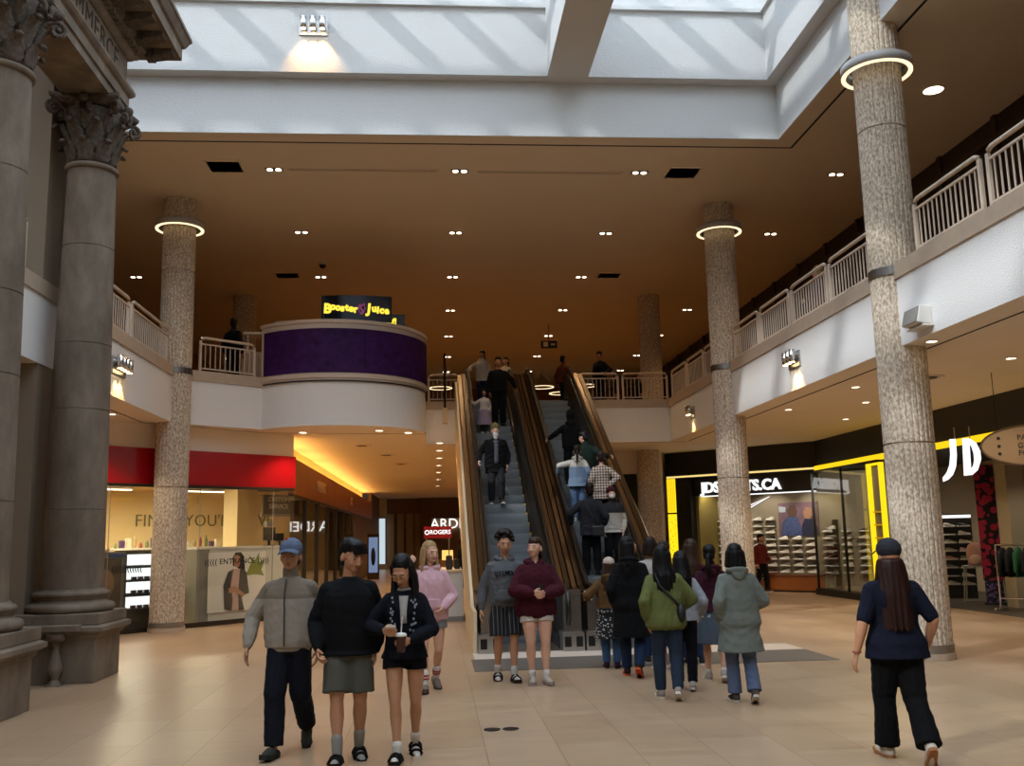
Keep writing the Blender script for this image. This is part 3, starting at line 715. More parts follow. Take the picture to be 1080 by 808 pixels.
m = MB(); m.loft([[(-.302,-.29,-.14),(-.302,.29,-.14),(-.228,.29,.2),(-.228,-.29,.2)],[(-.325,-.29,-.14),(-.325,.29,-.14),(-.25,.29,.2),(-.25,-.29,.2)]]); m.build('grille', MGREYP, t)
MB().box(-.2,-.36,-.24,.0,.36,-.2).build('bracket', MWHITEP, t)
# twin downlights in the upper ceiling
proto = None
rows = [18.4,22.35,26.33,30.36,34.4,38.4,42.0]; cols = [-8.1,-3.1,.56,4.22,8.35]
cn = ['at far left','left of centre','in the centre','right of centre','at far right']; rn = ['row nearest the skylight']+['%s row from the skylight' % o for o in ORD[1:7]]
for j,y in enumerate(rows):
    for i,x in enumerate(cols):
        lab = 'twin recessed downlight %s in the %s' % (cn[i], rn[j])
        if proto is None:
            proto = thing('twin_downlight', lab, 'lamp', (x,y,ZC), 0, 'twin downlights in the upper ceiling')
            MB().box(-.17,-.075,-.012,.17,.075,.03).build('trim_plate', mat('downlight_bezel','#1a1512',.5), proto)
            for d in (-.085,.085): MB().cyl((d,0,-.02),(d,0,-.008),.058,None,14).build('lamp_face', MDOWN, proto)
        else:
            o = copy_tree(proto); o.location = (x,y,ZC); o['label'] = lab
def can(x, y, z, label, r=.09, g='round downlights in the soffit under the galleries'):
    t = thing('round_downlight', label, 'lamp', (x,y,z), 0, g)
    MB().ring((0,0,-.012), r*1.25, r, .02, 24).build('bezel', MWHITEP, t); MB().cyl((0,0,-.004),(0,0,.01),r,None,20).build('lamp_face', MDOWN, t)
can(8.43,14.6,ZC,'single round downlight in the upper ceiling right of the nearest granite column',.16,None)
for i,(x,y) in enumerate(((-3.0,22.3),(-1.25,22.1),(-.6,22.6))): can(x,y,ZS,'round downlight under the curved bay, %s from the left' % ORD[i])
for i,y in enumerate((25.2,27.4,30,33,36.5,41,46)): can(.15,y,ZS,'round downlight in the corridor soffit beside the escalators, %s in its line from the bay' % ORD[i])
for i,(x,y) in enumerate(((6.68,12.2),(8.6,13.5),(7.4,16.2),(7.3,19.2),(8.5,18.2),(7.4,23.5),(9.3,21.0))): can(x,y,ZS,'round downlight in the soffit outside the sports shop, %s counted from the viewer' % ORD[i],.07)
for i,(x,y) in enumerate(((-6.1,18.7),(-6.3,16.5))): can(x,y,ZS,'round downlight in the soffit %s' % ['just left of the left granite column','behind the far stone column'][i],.07)
def vent(x, y, z, sx, sy, label, m=MSLOT, name='ceiling_vent'):
    t = thing(name, label, 'vent', (x,y,z)); mb = MB().ring((0,0,-.01),1,.0,.0,4) if 0 else MB()
    mb.box(-sx/2-.04,-sy/2-.04,-.012,sx/2+.04,-sy/2,.01).box(-sx/2-.04,sy/2,-.012,sx/2+.04,sy/2+.04,.01).box(-sx/2-.04,-sy/2,-.012,-sx/2,sy/2,.01).box(sx/2,-sy/2,-.012,sx/2+.04,sy/2,.01)
    mb.build('frame', MCEIL, t); MB().box(-sx/2,-sy/2,.0,sx/2,sy/2,.012).build('grille', m, t)
gv = mat('brown_vent_grille','#6e5745',.6)
vent(-4.03,18.3,ZC,.62,.55,'square dark air vent in the upper ceiling on the left near the skylight',gv)
vent(5.11,18.42,ZC,.62,.55,'square dark air vent in the upper ceiling on the right near the skylight',gv)
vent(-1.35,18.42,ZC,2.9,.05,'long slot diffuser in the upper ceiling, left one near the skylight',gv,'slot_diffuser')
vent(2.4,18.45,ZC,2.9,.05,'long slot diffuser in the upper ceiling, right one near the skylight',gv,'slot_diffuser')
vent(-4.0,26.2,ZC,.6,.5,'square dim air vent in the upper ceiling above the juice counter',gv)
vent(5.0,26.2,ZC,.6,.5,'square dim air vent in the upper ceiling above the back railing',gv)
for i,(x,y) in enumerate(((8.2,15.2),(8.9,12.6),(-1.9,25.5),(-1.4,28.5),(-1.1,32))):
    t = thing('round_diffuser','round air diffuser in the soffit %s' % ['between the two right granite columns','above the oval hanging sign','of the corridor, nearest the curved bay','of the corridor, second from the curved bay','of the corridor, third from the curved bay'][i],'vent',(x,y,ZS))
    MB().lathe([(.26,0),(.25,-.02),(.2,-.02),(.19,0)],28).build('cone', MSOFF, t, True); MB().lathe([(.13,-.03),(.14,-.02),(.05,-.035)],24).build('core', gv, t, True)
t = thing('camera_dome','black camera dome in the upper ceiling above the juice counter','camera',(-2.9,25.0,ZC)); MB().ell((0,0,-.06),.09,.09,.09).build('dome', MRUBBER, t, True); MB().cyl((0,0,-.05),(0,0,0),.1,None,20).build('base', MWHITEP, t)
t = thing('exit_sign','small dark hanging exit pictogram sign on the upper floor','sign',(4.0,32.5,8.15)); MB().box(-.28,-.03,0,.28,.03,.26).build('board', MBLACKP, t); MB().cyl((0,0,.26),(0,0,ZC-8.15),.012).build('rod', MBLACKP, t)
MB().box(-.2,-.04,.05,-.04,-.03,.21).build('pictogram', MWHITEP, t); MB().box(.06,-.04,.1,.2,-.03,.16).build('pictogram', MWHITEP, t)
for i,(x,py) in enumerate(((.3,42.3),(3.5,42.3),(4.85,42.3),(5.9,44.2),(6.75,42.0))):
    t = thing('pendant_ring','glowing pendant ring far back on the upper floor, %s from the left' % ORD[i],'lamp',(x,py,8.3),0,'pendant rings far back on the upper floor')
    MB().ring((0,0,.02),.52,.45,.05,40).build('housing', MGREYP, t); MB().ring((0,0,0),.52,.45,.02,40).build('diffuser', MRING, t)
    for a in (0,2.1,4.2): MB().cyl((.48*cos(a),.48*sin(a),.07),(0,0,ZC-8.3),.006,None,5).build('cable', MBLACKP, t)

# ------------------------------------------------------------------ red-banded shop on the left
LA = Matrix.Translation((-7,19.3,0)) @ Matrix.Rotation(pi/4,4,'Z')
def LW(x,y,z=0): return LA @ Vector((x,y,z))
def lthing(name, label, cat, x, y, z=0, group=None, rz=0): return thing(name, label, cat, LW(x,y,z), pi/4+rz, group)
def lstruct(name, mb, m, label, cat): return struct(name, mb.xf(LA), m, label, cat)
lstruct('wall_shop_left', MB().box(-4,0,3.7,5.23,.15,ZS), MSOFF, 'cream wall above the red band', 'wall')
t = lthing('red_fascia','glossy red shop fascia band above the glazing on the left','fascia',0,0,2.96)
MB().box(-4,-.06,0,1.9,.1,.74).build('panel', MRED, t); MB().box(1.905,-.06,0,5.25,.1,.74).build('panel', MRED, t)
wi = lstruct('window_2', MB().box(-4,-.11,0,5.2,-.06,.1).box(-4,-.1,2.9,5.2,.0,2.96), mat('dark_bronze_frame','#3c352d',.4,metal=.6), 'shop glazing under the red band', 'window')
MB().box(-4,-.09,.1,5.2,-.08,2.9).xf(LA).build('window_pane', MGLASS, wi)
mu = MB()
for x in (.75,2.75,4.62): mu.box(x-.004,-.095,.1,x+.004,-.075,2.9)
mu.xf(LA).build('pane_joint', MGREYP, wi)
# side of the shop along the corridor
sw = thing('wood_fascia','orange wood fascia along the corridor side of the red shop','fascia',(-3.3,23.0,2.84))
for i in range(12):
    y0 = i*2.4; MB().box(-.12,y0+.01,0,0,y0+2.39,.84).build('panel', MWOOD, sw)
MB().box(-.5,0,.8,-.12,28.8,.84).build('ledge', MWOOD, sw)
textmesh('raised_lettering','PHARMACY',.42,.02,mat('pale_letter_metal','#d9c6b0',.35,metal=.3),sw,(.012,5.6,.42),(pi/2,0,pi/2),.006,'CENTER',.95)
textmesh('raised_lettering','FC',.4,.02,mat('pale_letter_metal','#d9c6b0',.35,metal=.3),sw,(.012,16,.42),(pi/2,0,pi/2),.006)
cw = MB().box(-3.95,23.3,3.66,-3.8,51.8,ZS)
struct('wall_cove', cw, mat('cove_wall_paint','#e8cf98',.7), 'cove wall lit by hidden lamps above the wood fascia', 'wall')
for i in range(8):
    y0 = 23.5+i*3.5; tag(MB().box(-.06,0,0,.06,3.2,.05).build('cove_lamp', emis('cove_lamp_light','#ffc46a',12,'AUTO'), None, loc=(-3.62,y0,3.69)), 'warm strip lamp lying in the cove, %s from the bay' % ORD[i], 'lamp', 'strip lamps in the cove')
w3 = struct('window_3', MB().box(-3.42,23.0,0,-3.3,51.8,.1).box(-3.42,23.0,2.78,-3.3,51.8,2.84), mat('dark_bronze_frame','#3c352d'), 'corridor glazing of the red shop', 'window')
MB().box(-3.37,23.0,.1,-3.36,40,2.78).build('window_pane', MGLASS, w3)
for y in (25.5,28.1,30.7,33.3,36,40): MB().box(-3.4,y-.03,.1,-3.3,y+.03,2.78).build('mullion', mat('dark_bronze_frame','#3c352d'), w3)
struct('wall_shop_left_far', MB().box(-8.2,31,0,-8,51.8,3.2), mat('cream_shop_wall','#e2cf9e',.7), 'cream far wall inside the red shop along the corridor', 'wall')
struct('ceiling_shop_left_far', MB().box(-8,31,3.2,-3.5,51.8,3.3), mat('tan_shop_ceiling','#b59a6c',.8), 'tan ceiling inside the red shop along the corridor', 'ceiling')
struct('wall_corridor_left', MB().box(-3.5,40,0,-3.35,60,2.84).box(-3.5,51.8,2.84,-3.35,60,ZS), mat('brown_corridor_wall','#6b5234',.6), 'brown wall along the far corridor', 'wall')
# inside
lstruct('wall_shop_left_back', MB().box(-6,7.5,0,12.2,7.7,3.3), mat('cream_shop_wall','#e2cf9e',.7), 'cream back wall inside the red shop', 'wall')
lstruct('ceiling_shop_left', MB().box(-6,.15,3.2,5.2,7.5,3.3), mat('tan_shop_ceiling','#b59a6c',.8), 'tan ceiling inside the red shop', 'ceiling')
textmesh('wall_lettering','FINDS YOU\'LL LOVE',.5,.01,mat('olive_letter','#6b6a46',.6),None,LW(7.7,7.47,2.4),(pi/2,0,pi/4),-.004,'CENTER',1.0,0,1.05)
tag(bpy.data.objects['wall_lettering'],'large olive slogan lettering on the cream back wall of the red shop','lettering')
for i,(x,y) in enumerate(((-1.0,2.2),(2.2,2.2),(4.0,2.2),(-.5,4.6),(2.6,4.6),(5.4,4.6))):
    t = lthing('strip_light','fluorescent strip light in the red shop ceiling, %s in the %s row from the glass' % (ORD[i%3],ORD[i//3]),'lamp',x,y,3.1,'strip lights in the red shop')
    MB().box(-1.1,-.06,.02,1.1,.06,.1).build('housing', MWHITEP, t); MB().box(-1.08,-.045,0,1.08,.045,.02).build('tube', emis('strip_tube_light','#fff3d6',5,'AUTO'), t)
lstruct('trim_13', MB().box(5.2,2.2,0,5.8,2.8,3.2), mat('cream_shop_wall','#e2cf9e'), 'cream pillar inside the red shop', 'pillar')
t = lthing('service_sign','dark hanging customer service sign in the red shop','sign',6.15,1.7,2.42)
MB().box(-.55,0,0,.55,.05,.48).build('board', mat('charcoal_sign','#3a3833',.5), t); MB().box(-.6,-.01,-.06,.65,.06,0).build('frame', MGREYP, t)
for x in (-.4,.4): MB().cyl((x,.02,.48),(x,.02,.75),.008).build('wire', MGREYP, t)
textmesh('lettering','CUSTOMER',.16,.004,MWHITEP,t,(.0,-.01,.36),(pi/2,0,0)); textmesh('lettering','SERVICE',.16,.004,MWHITEP,t,(-.09,-.01,.19),(pi/2,0,0))
# low wall with poster, counter and monitor
t = lthing('display_screen','grey low display wall with a fashion poster behind the glass of the red shop','display wall',2.92,.25)
MB().box(0,0,0,.3,.5,1.62).build('end_panel', mat('grey_end_panel','#858279',.5), t); MB().box(.3,0,0,2.4,.12,1.6).build('panel', mat('pale_panel','#d3cdbf',.5), t)
MB().box(-.02,-.02,1.6,2.42,.55,1.65).build('top', MWHITEP, t)
t = lthing('fashion_poster','poster of a dark-haired woman in a grey blazer over a pink blouse','poster',3.18,.23)
P2 = lambda n, poly, z, m: (lambda o: o)(MB().prism(poly, 0, .006).xf(Matrix.Translation((0,-z,0)) @ Matrix.Rotation(pi/2,4,'X')).build(n, m, t))
P2('sheet',[(0,.24),(1.48,.24),(1.48,1.53),(0,1.53)],.0,mat('poster_pale','#f0e9dd',.5))
P2('plant_print',[(.95,1.0),(1.1,1.3),(1.02,1.45),(1.18,1.32),(1.3,1.5),(1.3,1.28),(1.46,1.35),(1.36,1.12),(1.44,.98),(1.2,1.02)],.007,mat('poster_green','#8c9440',.6))
P2('hair_print',[(.62,1.22),(.6,1.4),(.68,1.52),(.82,1.52),(.9,1.42),(.93,1.1),(1.0,.8),(.88,.78),(.82,1.1),(.7,1.22)],.008,mat('poster_black','#1f1815',.6))
P2('face_print',[(.62,1.38),(.63,1.27),(.68,1.2),(.76,1.2),(.8,1.3),(.79,1.42),(.72,1.46),(.65,1.45)],.014,mat('poster_skin','#b98565',.6))
P2('blouse_print',[(.62,1.16),(.82,1.16),(.88,.7),(.84,.26),(.5,.26),(.52,.6),(.46,.8)],.015,mat('poster_pink','#cda79c',.6))
P2('blazer_print',[(.5,1.1),(.62,1.16),(.56,.8),(.62,.5),(.6,.26),(.42,.3),(.38,.8)],.021,mat('poster_grey','#4b4541',.6))
P2('blazer_print',[(.8,1.18),(.96,1.08),(1.04,.62),(.84,.56),(.92,.26),(.78,.26),(.76,.7)],.021,mat('poster_grey','#4b4541',.6))
P2('hands_print',[(.5,.74),(.66,.8),(.92,.6),(.88,.54),(.66,.66),(.52,.64)],.027,mat('poster_skin','#b98565',.6))
tl = lthing('entrance_decal','black entrance lettering with arrow marks stuck on the shop glass','decal',3.7,-.1,1.33)
textmesh('lettering','((((( ENTRANCE )))))',.165,.002,MBLACKP,tl,(0,0,0),(pi/2,0,0),.002,'CENTER',1.0,0,1.1)
tl = lthing('arrow_decal','row of black arrow marks stuck on the shop glass left of the column','decal',1.15,-.1,1.27)
textmesh('arrows','((((((((((((',.165,.002,MBLACKP,tl,(0,0,0),(pi/2,0,0),.003)
t = lthing('cash_monitor','black monitor on a stand at the checkout in the red shop','monitor',4.95,.5,1.65)
MB().box(-.17,0,.12,.17,.05,.42).build('screen', MBLACKP, t, bev=.01); MB().box(-.03,.01,0,.03,.04,.14).build('stand', MBLACKP, t); MB().box(-.1,-.06,0,.1,.1,.015).build('base', MBLACKP, t)
MB().box(-.08,0,.44,.1,.1,.56).build('display_top', MGREYP, t)
t = lthing('card_terminal','small black card terminal right of the checkout monitor','terminal',5.22,.45,1.65); MB().box(-.1,0,.1,.1,.06,.28).build('screen', MBLACKP, t); MB().cyl((0,.03,0),(0,.03,.12),.025).build('stand', MBLACKP, t)
# left poster frame and the lit shelf unit
t = lthing('poster_frame','grey framed beauty poster with a fern at the left of the shop glass','poster',.62,.3)
MB().box(-.5,0,0,.72,.14,1.6).build('frame', mat('grey_frame','#77736a',.4), t); MB().box(-.42,-.01,.42,.62,0,1.48).build('picture', mat('brown_portrait','#54463a',.4,var=.5,vs=2.5), t)
m = MB(); m.ell((.28,-.012,.98),.2,.008,.28)
m.build('face_print', mat('poster_skin2','#8d6c52',.5), t)
m = MB()
for k in range(15):
    a = radians(20+140*k/14); m.cyl((-.12,-.02,.6),(-.12+.3*cos(a),-.02,.62+.36*sin(a)),.012,.004,5)
m.build('fern_print', mat('fern_green','#7d8a3c',.6), t); MB().box(.34,-.02,1.5,.68,.0,1.56).build('blue_label', mat('blue_label','#2f4f8e',.4), t)
t = lthing('lit_shelf_unit','white back-lit cosmetics shelf between poster frame and granite column','shelf',1.42,.3)
MB().box(-.12,0,0,.62,.4,1.62).build('cabinet', mat('dark_cabinet','#3b3631',.5), t)
for i,z in enumerate((.45,.75,1.02,1.3)):
    MB().box(-.06,-.012,z+.02,.56,0,z+.24).build('light_panel', emis('cool_shelf_light','#eef2f2',1.3,'NONE'), t); MB().box(-.1,-.1,z-.03,.6,.02,z).build('shelf', MBLACKP, t)
for r_,z in enumerate((.45,.75,1.02)):
    for k in range(4):
        o = MB().box(-.05,-.03,0,.05,.03,.07).build('cosmetic_box', mat('cosmetic_%d' % (k%2), ['#3a2a2a','#57333a'][k%2], .4), None, loc=LW(1.5+.14*k,.26,z+.002), rz=pi/4)
        tag(o, 'dark cosmetic box on the back-lit unit, %s from left on the %s shelf up' % (ORD[k],ORD[r_]), 'box', 'cosmetics on the back-lit shelf')
# second shelf seen just right of the column, low gondolas with goods on top
t = lthing('shelf_unit','white shelf unit with cosmetics just right of the left granite column','shelf',2.45,1.2)
MB().box(-.5,0,0,.15,.4,1.5).build('cabinet', MWHITEP, t)
for z in (.4,.7,1.0,1.25): MB().box(-.5,-.25,z,.15,0,z+.025).build('shelf', MWHITEP, t); MB().box(-.48,-.02,z+.04,.13,-.005,z+.2).build('goods_strip', mat('goods_mix','#a5532f',.5,var=.6,vs=12), t)
for gi,(x0,y0,x1,lab) in enumerate(((-2.0,1.6,1.6,'left'),(2.6,3.2,6.2,'right'))):
    t = lthing('gondola_shelf','long low shelf gondola in the red shop, the %s one' % lab,'shelf',x0,y0); L_ = x1-x0
    MB().box(0,0,0,L_,.5,1.62).build('body', mat('cream_gondola','#c7b48a',.5), t); MB().box(-.03,-.03,1.62,L_+.03,.53,1.66).build('top', MWHITEP, t)
    n = int(L_/.16)
    for k in range(n):
        x = x0+.1+k*.16; kind = (k*7+gi*3)%5; h_ = .13+.05*((k*5)%4)
        colr = ['#4a3560','#7a2c2a','#d8cfb8','#5b6a3a','#a08a60'][kind]
        if kind in (0,2): o = MB().box(-.05,-.05,0,.05,.05,h_).build('product_box', mat('goods%d' % kind, colr, .5), None, loc=LW(x,y0+.2,1.66), rz=pi/4)
        else: o = MB().lathe([(.035,0),(.04,.02),(.04,h_*.65),(.018,h_*.8),(.018,h_)],10).build('product_bottle', mat('goods%d' % kind, colr, .4), None, True, loc=LW(x,y0+.2,1.66))
        tag(o, '%s %s on the %s gondola in the red shop, %s from its left end' % (['purple','red','white','green','tan'][kind], ['box','bottle','box','bottle','bottle'][kind], lab, ORD[k]), 'product', 'goods on the %s gondola' % lab)
for i,(x,z,w_,h_) in enumerate(((-.6,2.45,.5,.35),(.3,2.4,.5,.3),(1.3,2.35,.4,.4),(6.6,2.3,.7,.3))):
    t = lthing('wall_picture','small tan picture panel on the back wall of the red shop, %s from the left' % ORD[i],'picture',x,7.44,z); MB().box(-w_/2,0,0,w_/2,.04,h_).build('frame', mat('tan_picture','#a78f63',.5), t); MB().box(-w_/2+.04,-.005,.04,w_/2-.04,0,h_-.04).build('print', mat('sand_print','#cdb98e',.5,var=.2,vs=8), t)

# ------------------------------------------------------------------ the corridor's far end
t = thing('store_sign','white lit store name sign at the far end of the corridor','sign',(1.35,59.9,2.3))
textmesh('lettering','ARDENE',.86,.05,MWLIT,t,(0,0,.3),(pi/2,0,0),.0,'CENTER',1.0)
struct('wall_corridor_shopfront', MB().box(-.9,59.4,2.95,3.6,59.99,ZS).box(-.9,59.4,0,-.2,59.99,2.95), mat('dark_olive_front','#5d4a30',.6), 'dark shopfront at the corridor end', 'wall')
t = thing('kiosk_sign','red lit sign board on posts in the corridor','sign',(.1,35,0))
MB().box(-.5,-.06,1.74,.5,.06,2.16).build('board', mat('dark_red_board','#7d0f14',.4,emit='#7d0f14',es=.25), t); MB().box(-.42,-.05,0,-.38,0,1.75).build('post', MSTEEL, t); MB().box(.38,-.05,0,.42,0,1.75).build('post', MSTEEL, t)
textmesh('lettering','ROGERS',.2,.006,MWLIT,t,(.09,-.07,1.95),(pi/2,0,0),.004); MB().ring((0,0,0),.085,.05,.01,20).xf(Matrix.Translation((-.38,-.07,1.95)) @ Matrix.Rotation(pi/2,4,'X')).build('round_emblem', MWLIT, t)
t = thing('phone_kiosk','tan phone kiosk counter under the red sign in the corridor','kiosk',(.15,35.6,0)); MB().box(-.6,0,0,.6,.8,.95).build('counter', mat('tan_kiosk','#9a7a50',.5), t, bev=.02); MB().box(-.5,.1,.95,-.1,.3,1.35).build('screen', MBLACKP, t); MB().box(.1,.1,.95,.5,.3,1.3).build('display', emis('lit_display','#ffc36a',1.2,'NONE'), t)
t = thing('white_counter','white counter block beside the foot of the left escalator','counter',(.3,20.8,0)); MB().box(-.15,0,0,.28,2.2,1.02).build('body', MWHITEP, t); MB().box(-.15,-.01,0,.28,0,.1).build('kick', MGREYP, t); MB().box(-.17,-.03,1.02,.28,2.2,1.06).build('top', MCREAM, t)
for i,(x,h_) in enumerate(((.0,.3),(.18,.22))): tag(MB().box(-.07,-.1,0,.07,.1,h_).build('bag_pack', mat('dark_bag','#2a2420',.7), None, bev=.03, loc=(.3+x,21.2+i*.4,1.06)), 'dark bag on the white counter, the %s' % ('nearer one','farther one')[i], 'bag')
t = thing('lit_poster','lit blue poster stand in the corridor beside the glazing','poster',(-2.75,44,0)); MB().box(-.26,-.06,0,.26,.06,2.0).build('frame', mat('brown_stand','#4a3a28',.5), t); MB().box(-.2,-.07,.3,.2,-.06,1.85).build('picture', emis('blue_poster_light','#9fb6e0',.4,'NONE'), t); MB().ell((0,-.072,1.0),.1,.006,.4).build('figure_print', mat('poster_navy','#26306a',.5), t)
w4 = struct('window_4', MB().box(-4.4,59.3,0,-2.9,59.4,.3).box(-4.4,59.3,3.0,-2.9,59.4,ZS), MWHITEP, 'bright daylight window at the corridor end', 'window'); MB().box(-4.3,59.32,.3,-3.0,59.36,3.0).build('window_pane', emis('daylight_window','#cfe0e8',.8,'NONE'), w4)
# ------------------------------------------------------------------ sports shop on the right
JA = Matrix.Translation((7.2,29.7,0)) @ Matrix.Rotation(-pi/4,4,'Z')
def JW(x,y,z=0): return JA @ Vector((x,y,z))
def jthing(name, label, cat, x, y, z=0, group=None): return thing(name, label, cat, JW(x,y,z), -pi/4, group)
def jstruct(name, mb, m, label, cat): return struct(name, mb.xf(JA), m, label, cat)
JL = 4.88
jstruct('wall_shop_right', MB().box(0,0,3.5,JL,.3,ZS), MDARK, 'black fascia of the sports shop, angled part', 'wall')
struct('wall_shop_right_front', MB().box(10.65,-9,3.5,10.95,26.25,ZS), MDARK, 'black fascia of the sports shop along the gallery', 'wall')
jstruct('wall_shop_jamb', MB().box(.34,.0,0,.85,2.0,3.5), MDARK, 'black jamb of the sports shop', 'wall')
jstruct('wall_shop_side', MB().box(.85,.3,0,.95,2.0,3.5), mat('mustard_wall','#8c7a3a',.6), 'mustard side wall inside the sports shop', 'wall')
jstruct('wall_shop_back', MB().box(.6,1.5,0,6.2,1.7,3.4), mat('taupe_shop_wall','#8f8470',.7), 'taupe display wall of the sports shop', 'wall')
struct('wall_shop_far', MB().box(14.6,9,0,14.8,31,3.5), mat('beige_shop_wall','#b5a68c',.7), 'beige far wall inside the sports shop', 'wall')
struct('ceiling_shop', MB().prism([(10.95,9),(14.8,9),(14.8,31),(9.5,31),(8.5,29.5),(10.95,26.6)],3.45,3.55), MDARK, 'black ceiling inside the sports shop', 'ceiling')
struct('floor_shop', MB().box(11.1,9,.0,14.6,25.4,.008), mat('dark_shop_floor','#4a4239',.5,var=.1,vs=3), 'dark floor of the sports shop', 'floor')
t = jthing('yellow_edge_light','thin lit strip under the angled black fascia','lamp',0,0,3.42); MB().box(.05,-.03,0,JL,.03,.05).build('strip', emis('pale_gold_strip','#ffdf8a',.9,'NONE'), t); MB().box(.05,.03,-.02,JL,.08,.06).build('holder', MBLACKP, t)
t = thing('yellow_edge_light','thick yellow lit strip under the black fascia right of the corner','lamp',(10.62,26.15,3.36)); MB().box(-.06,-17,0,.02,0,.13).build('strip', emis('yellow_edge_strip','#ffcf1c',1.0,'NONE'), t); MB().box(.02,-17,-.02,.1,0,.15).build('holder', MBLACKP, t)
t = jthing('yellow_jamb_panel','tall glowing yellow panel at the left edge of the sports shop','panel',.18,.05)
MB().box(-.15,-.05,2.36,.15,.05,3.4).build('upper_panel', MYEL, t); MB().box(-.15,-.05,0,.15,.05,2.31).build('lower_panel', MYEL, t); MB().box(-.16,-.06,2.31,.16,.06,2.36).build('joint', MBLACKP, t)
for i in range(5): MB().box(-.12+.055*i,-.055,2.4,-.112+.055*i,-.05,3.38).build('flute', mat('amber_line','#c89a10',.5), t)
for i in range(26): MB().cyl((random.uniform(-.12,.12),-.05,random.uniform(1.2,2.25)),(0,-.056,0),.012) if 0 else None
m = MB()
for i in range(22):
    x = random.uniform(-.12,.12); z = .9+i*.062; m.cyl((x,-.05,z),(x,-.056,z),.014,None,6)
m.build('dot_pattern', mat('brown_dots','#5a4300',.6), t)['kind'] = 'stuff'
t = jthing('shop_sign','black sign board with white lit web address of the sports shop','sign',.9,.12,2.86)
MB().box(0,.03,-.02,JL-.95,.12,.58).build('board', MDARK, t); o = textmesh('lettering','JDSPORTS.CA',.43,.03,MWLIT,t,(1.56,0,.2),(pi/2,0,0),.013,'CENTER',.99)
MB().box(.3,.0,-.06,JL-1.0,.06,-.03).build('light_line', MWLIT, t)
# neon swoosh outline on the display wall
t = jthing('neon_emblem','white neon swoosh outline on the display wall behind the granite column','sign',1.25,1.46,2.2)
sw_ = [(.0,.32),(-.06,.1),(-.02,-.02),(.12,-.04),(.45,.1),(1.3,.52),(.45,.2),(.2,.13),(.1,.18),(.0,.32)]
MB().tube([(x*1.15,0,z*1.1) for x,z in sw_],.02,6).build('tube', MWLIT, t, True)
# framed photo of two people in denim
t = jthing('sports_poster','large poster of two people in blue jackets above the shoe shelves','poster',3.62,1.48,1.58)
def P3(n, poly, z, m): return MB().prism(poly,0,.006).xf(Matrix.Translation((0,-z,0)) @ Matrix.Rotation(pi/2,4,'X')).build(n, m, t)
MB().box(-.62,-.02,0,.62,.02,.98).build('board', mat('poster_mauve','#6d5560',.5,var=.4,vs=3), t)
P3('jacket_print',[(-.55,0),(-.5,.4),(-.3,.6),(-.05,.55),(.1,.2),(.1,0)],.022,mat('print_denim','#3d4a72',.6,var=.3,vs=12))
P3('jacket_print',[(.08,0),(.1,.3),(.2,.5),(.45,.48),(.6,.2),(.6,0)],.022,mat('print_navy','#22253f',.6))
P3('head_print',[(-.3,.55),(-.34,.75),(-.24,.9),(-.08,.88),(-.02,.7),(-.1,.55)],.03,mat('print_brown','#4d352c',.6))
P3('head_print',[(.2,.5),(.16,.68),(.26,.84),(.42,.8),(.44,.6),(.36,.48)],.03,mat('print_skin','#a07860',.6))
P3('sky_print',[(-.6,.7),(-.4,.7),(-.38,.85),(-.6,.88)],.022,mat('print_pale','#aab4c4',.6))
# shoes
MSOLE = mat('white_rubber_sole','#ded9d0',.6)
def shoe_mesh(n, m):
    ub = MB(); rings = []
    for x,w_,h_,b in ((-.13,.03,.075,.03),(-.10,.04,.105,.025),(-.04,.042,.1,.025),(.0,.044,.085,.025),(.06,.048,.062,.025),(.11,.045,.05,.025),(.145,.02,.04,.028)):
        rings.append([(x,w_*cos(a)*(1 if sin(a)<.5 else .75),b+(h_-b)*max(0,sin(a))*1.0-.004*max(0,-sin(a))) for a in np.linspace(0,2*pi,10,endpoint=False)])
    ub.loft(rings); u = ub.mesh('shoe_upper', m, True)
    sb = MB(); R_ = []
    for z,k in ((0,.96),(.008,1.0),(.03,1.0)):
        R_.append([(x*1.02,w_*k,z+(.012 if x>.12 and z<.01 else 0)) for x,w_ in ((-.14,.0),(-.125,.034),(-.06,.042),(.04,.05),(.1,.05),(.14,.028),(.152,0),(.14,-.028),(.1,-.05),(.04,-.05),(-.06,-.042),(-.125,-.034))])
    sb.loft(R_); s_ = sb.mesh('shoe_sole', MSOLE, False); return u, s_
SH = {}
for nm_,c_ in (('white','#d6cfc4'),('black','#17161a'),('grey','#8b8782'),('cream','#c8b598'),('red','#7d1a22'),('pink','#c89a98')): SH[nm_] = shoe_mesh(nm_, mat('shoe_'+nm_, c_, .6))
def shoe(loc, rz, col_, label, group, sc=1.0):
    t = thing('shoe', label, 'shoe', loc, rz, group); t.scale = (sc,)*3
    link('upper', SH[col_][0], t); link('sole', SH[col_][1], t)
cols_ = [(.78,'display wall outermost left column',9),(1.12,'display wall second column from left',9),(2.3,'display wall column just right of the granite column',9),(2.72,'display wall column behind the red jumper',9),(3.12,'display wall left column under the poster',6),(3.55,'display wall middle column under the poster',6),(3.98,'display wall right column under the poster',6),(4.5,'display wall column right of the poster',7),(5.05,'display wall column behind the glass, left',7),(5.55,'display wall column behind the glass, right',7)]
t = jthing('display_wall','slatted shoe display wall of the sports shop','display wall',.6,1.5)
for (x,nm_,n_) in cols_:
    for r_ in range(n_): MB().box(x-.6-.16,-.16,.5+r_*.195-.012,x-.6+.16,0,.5+r_*.195).build('shoe_ledge', mat('clear_ledge','#a39b8a',.4), t)
seq = ['white','white','black','grey','white','cream','black','white','grey','black','white']
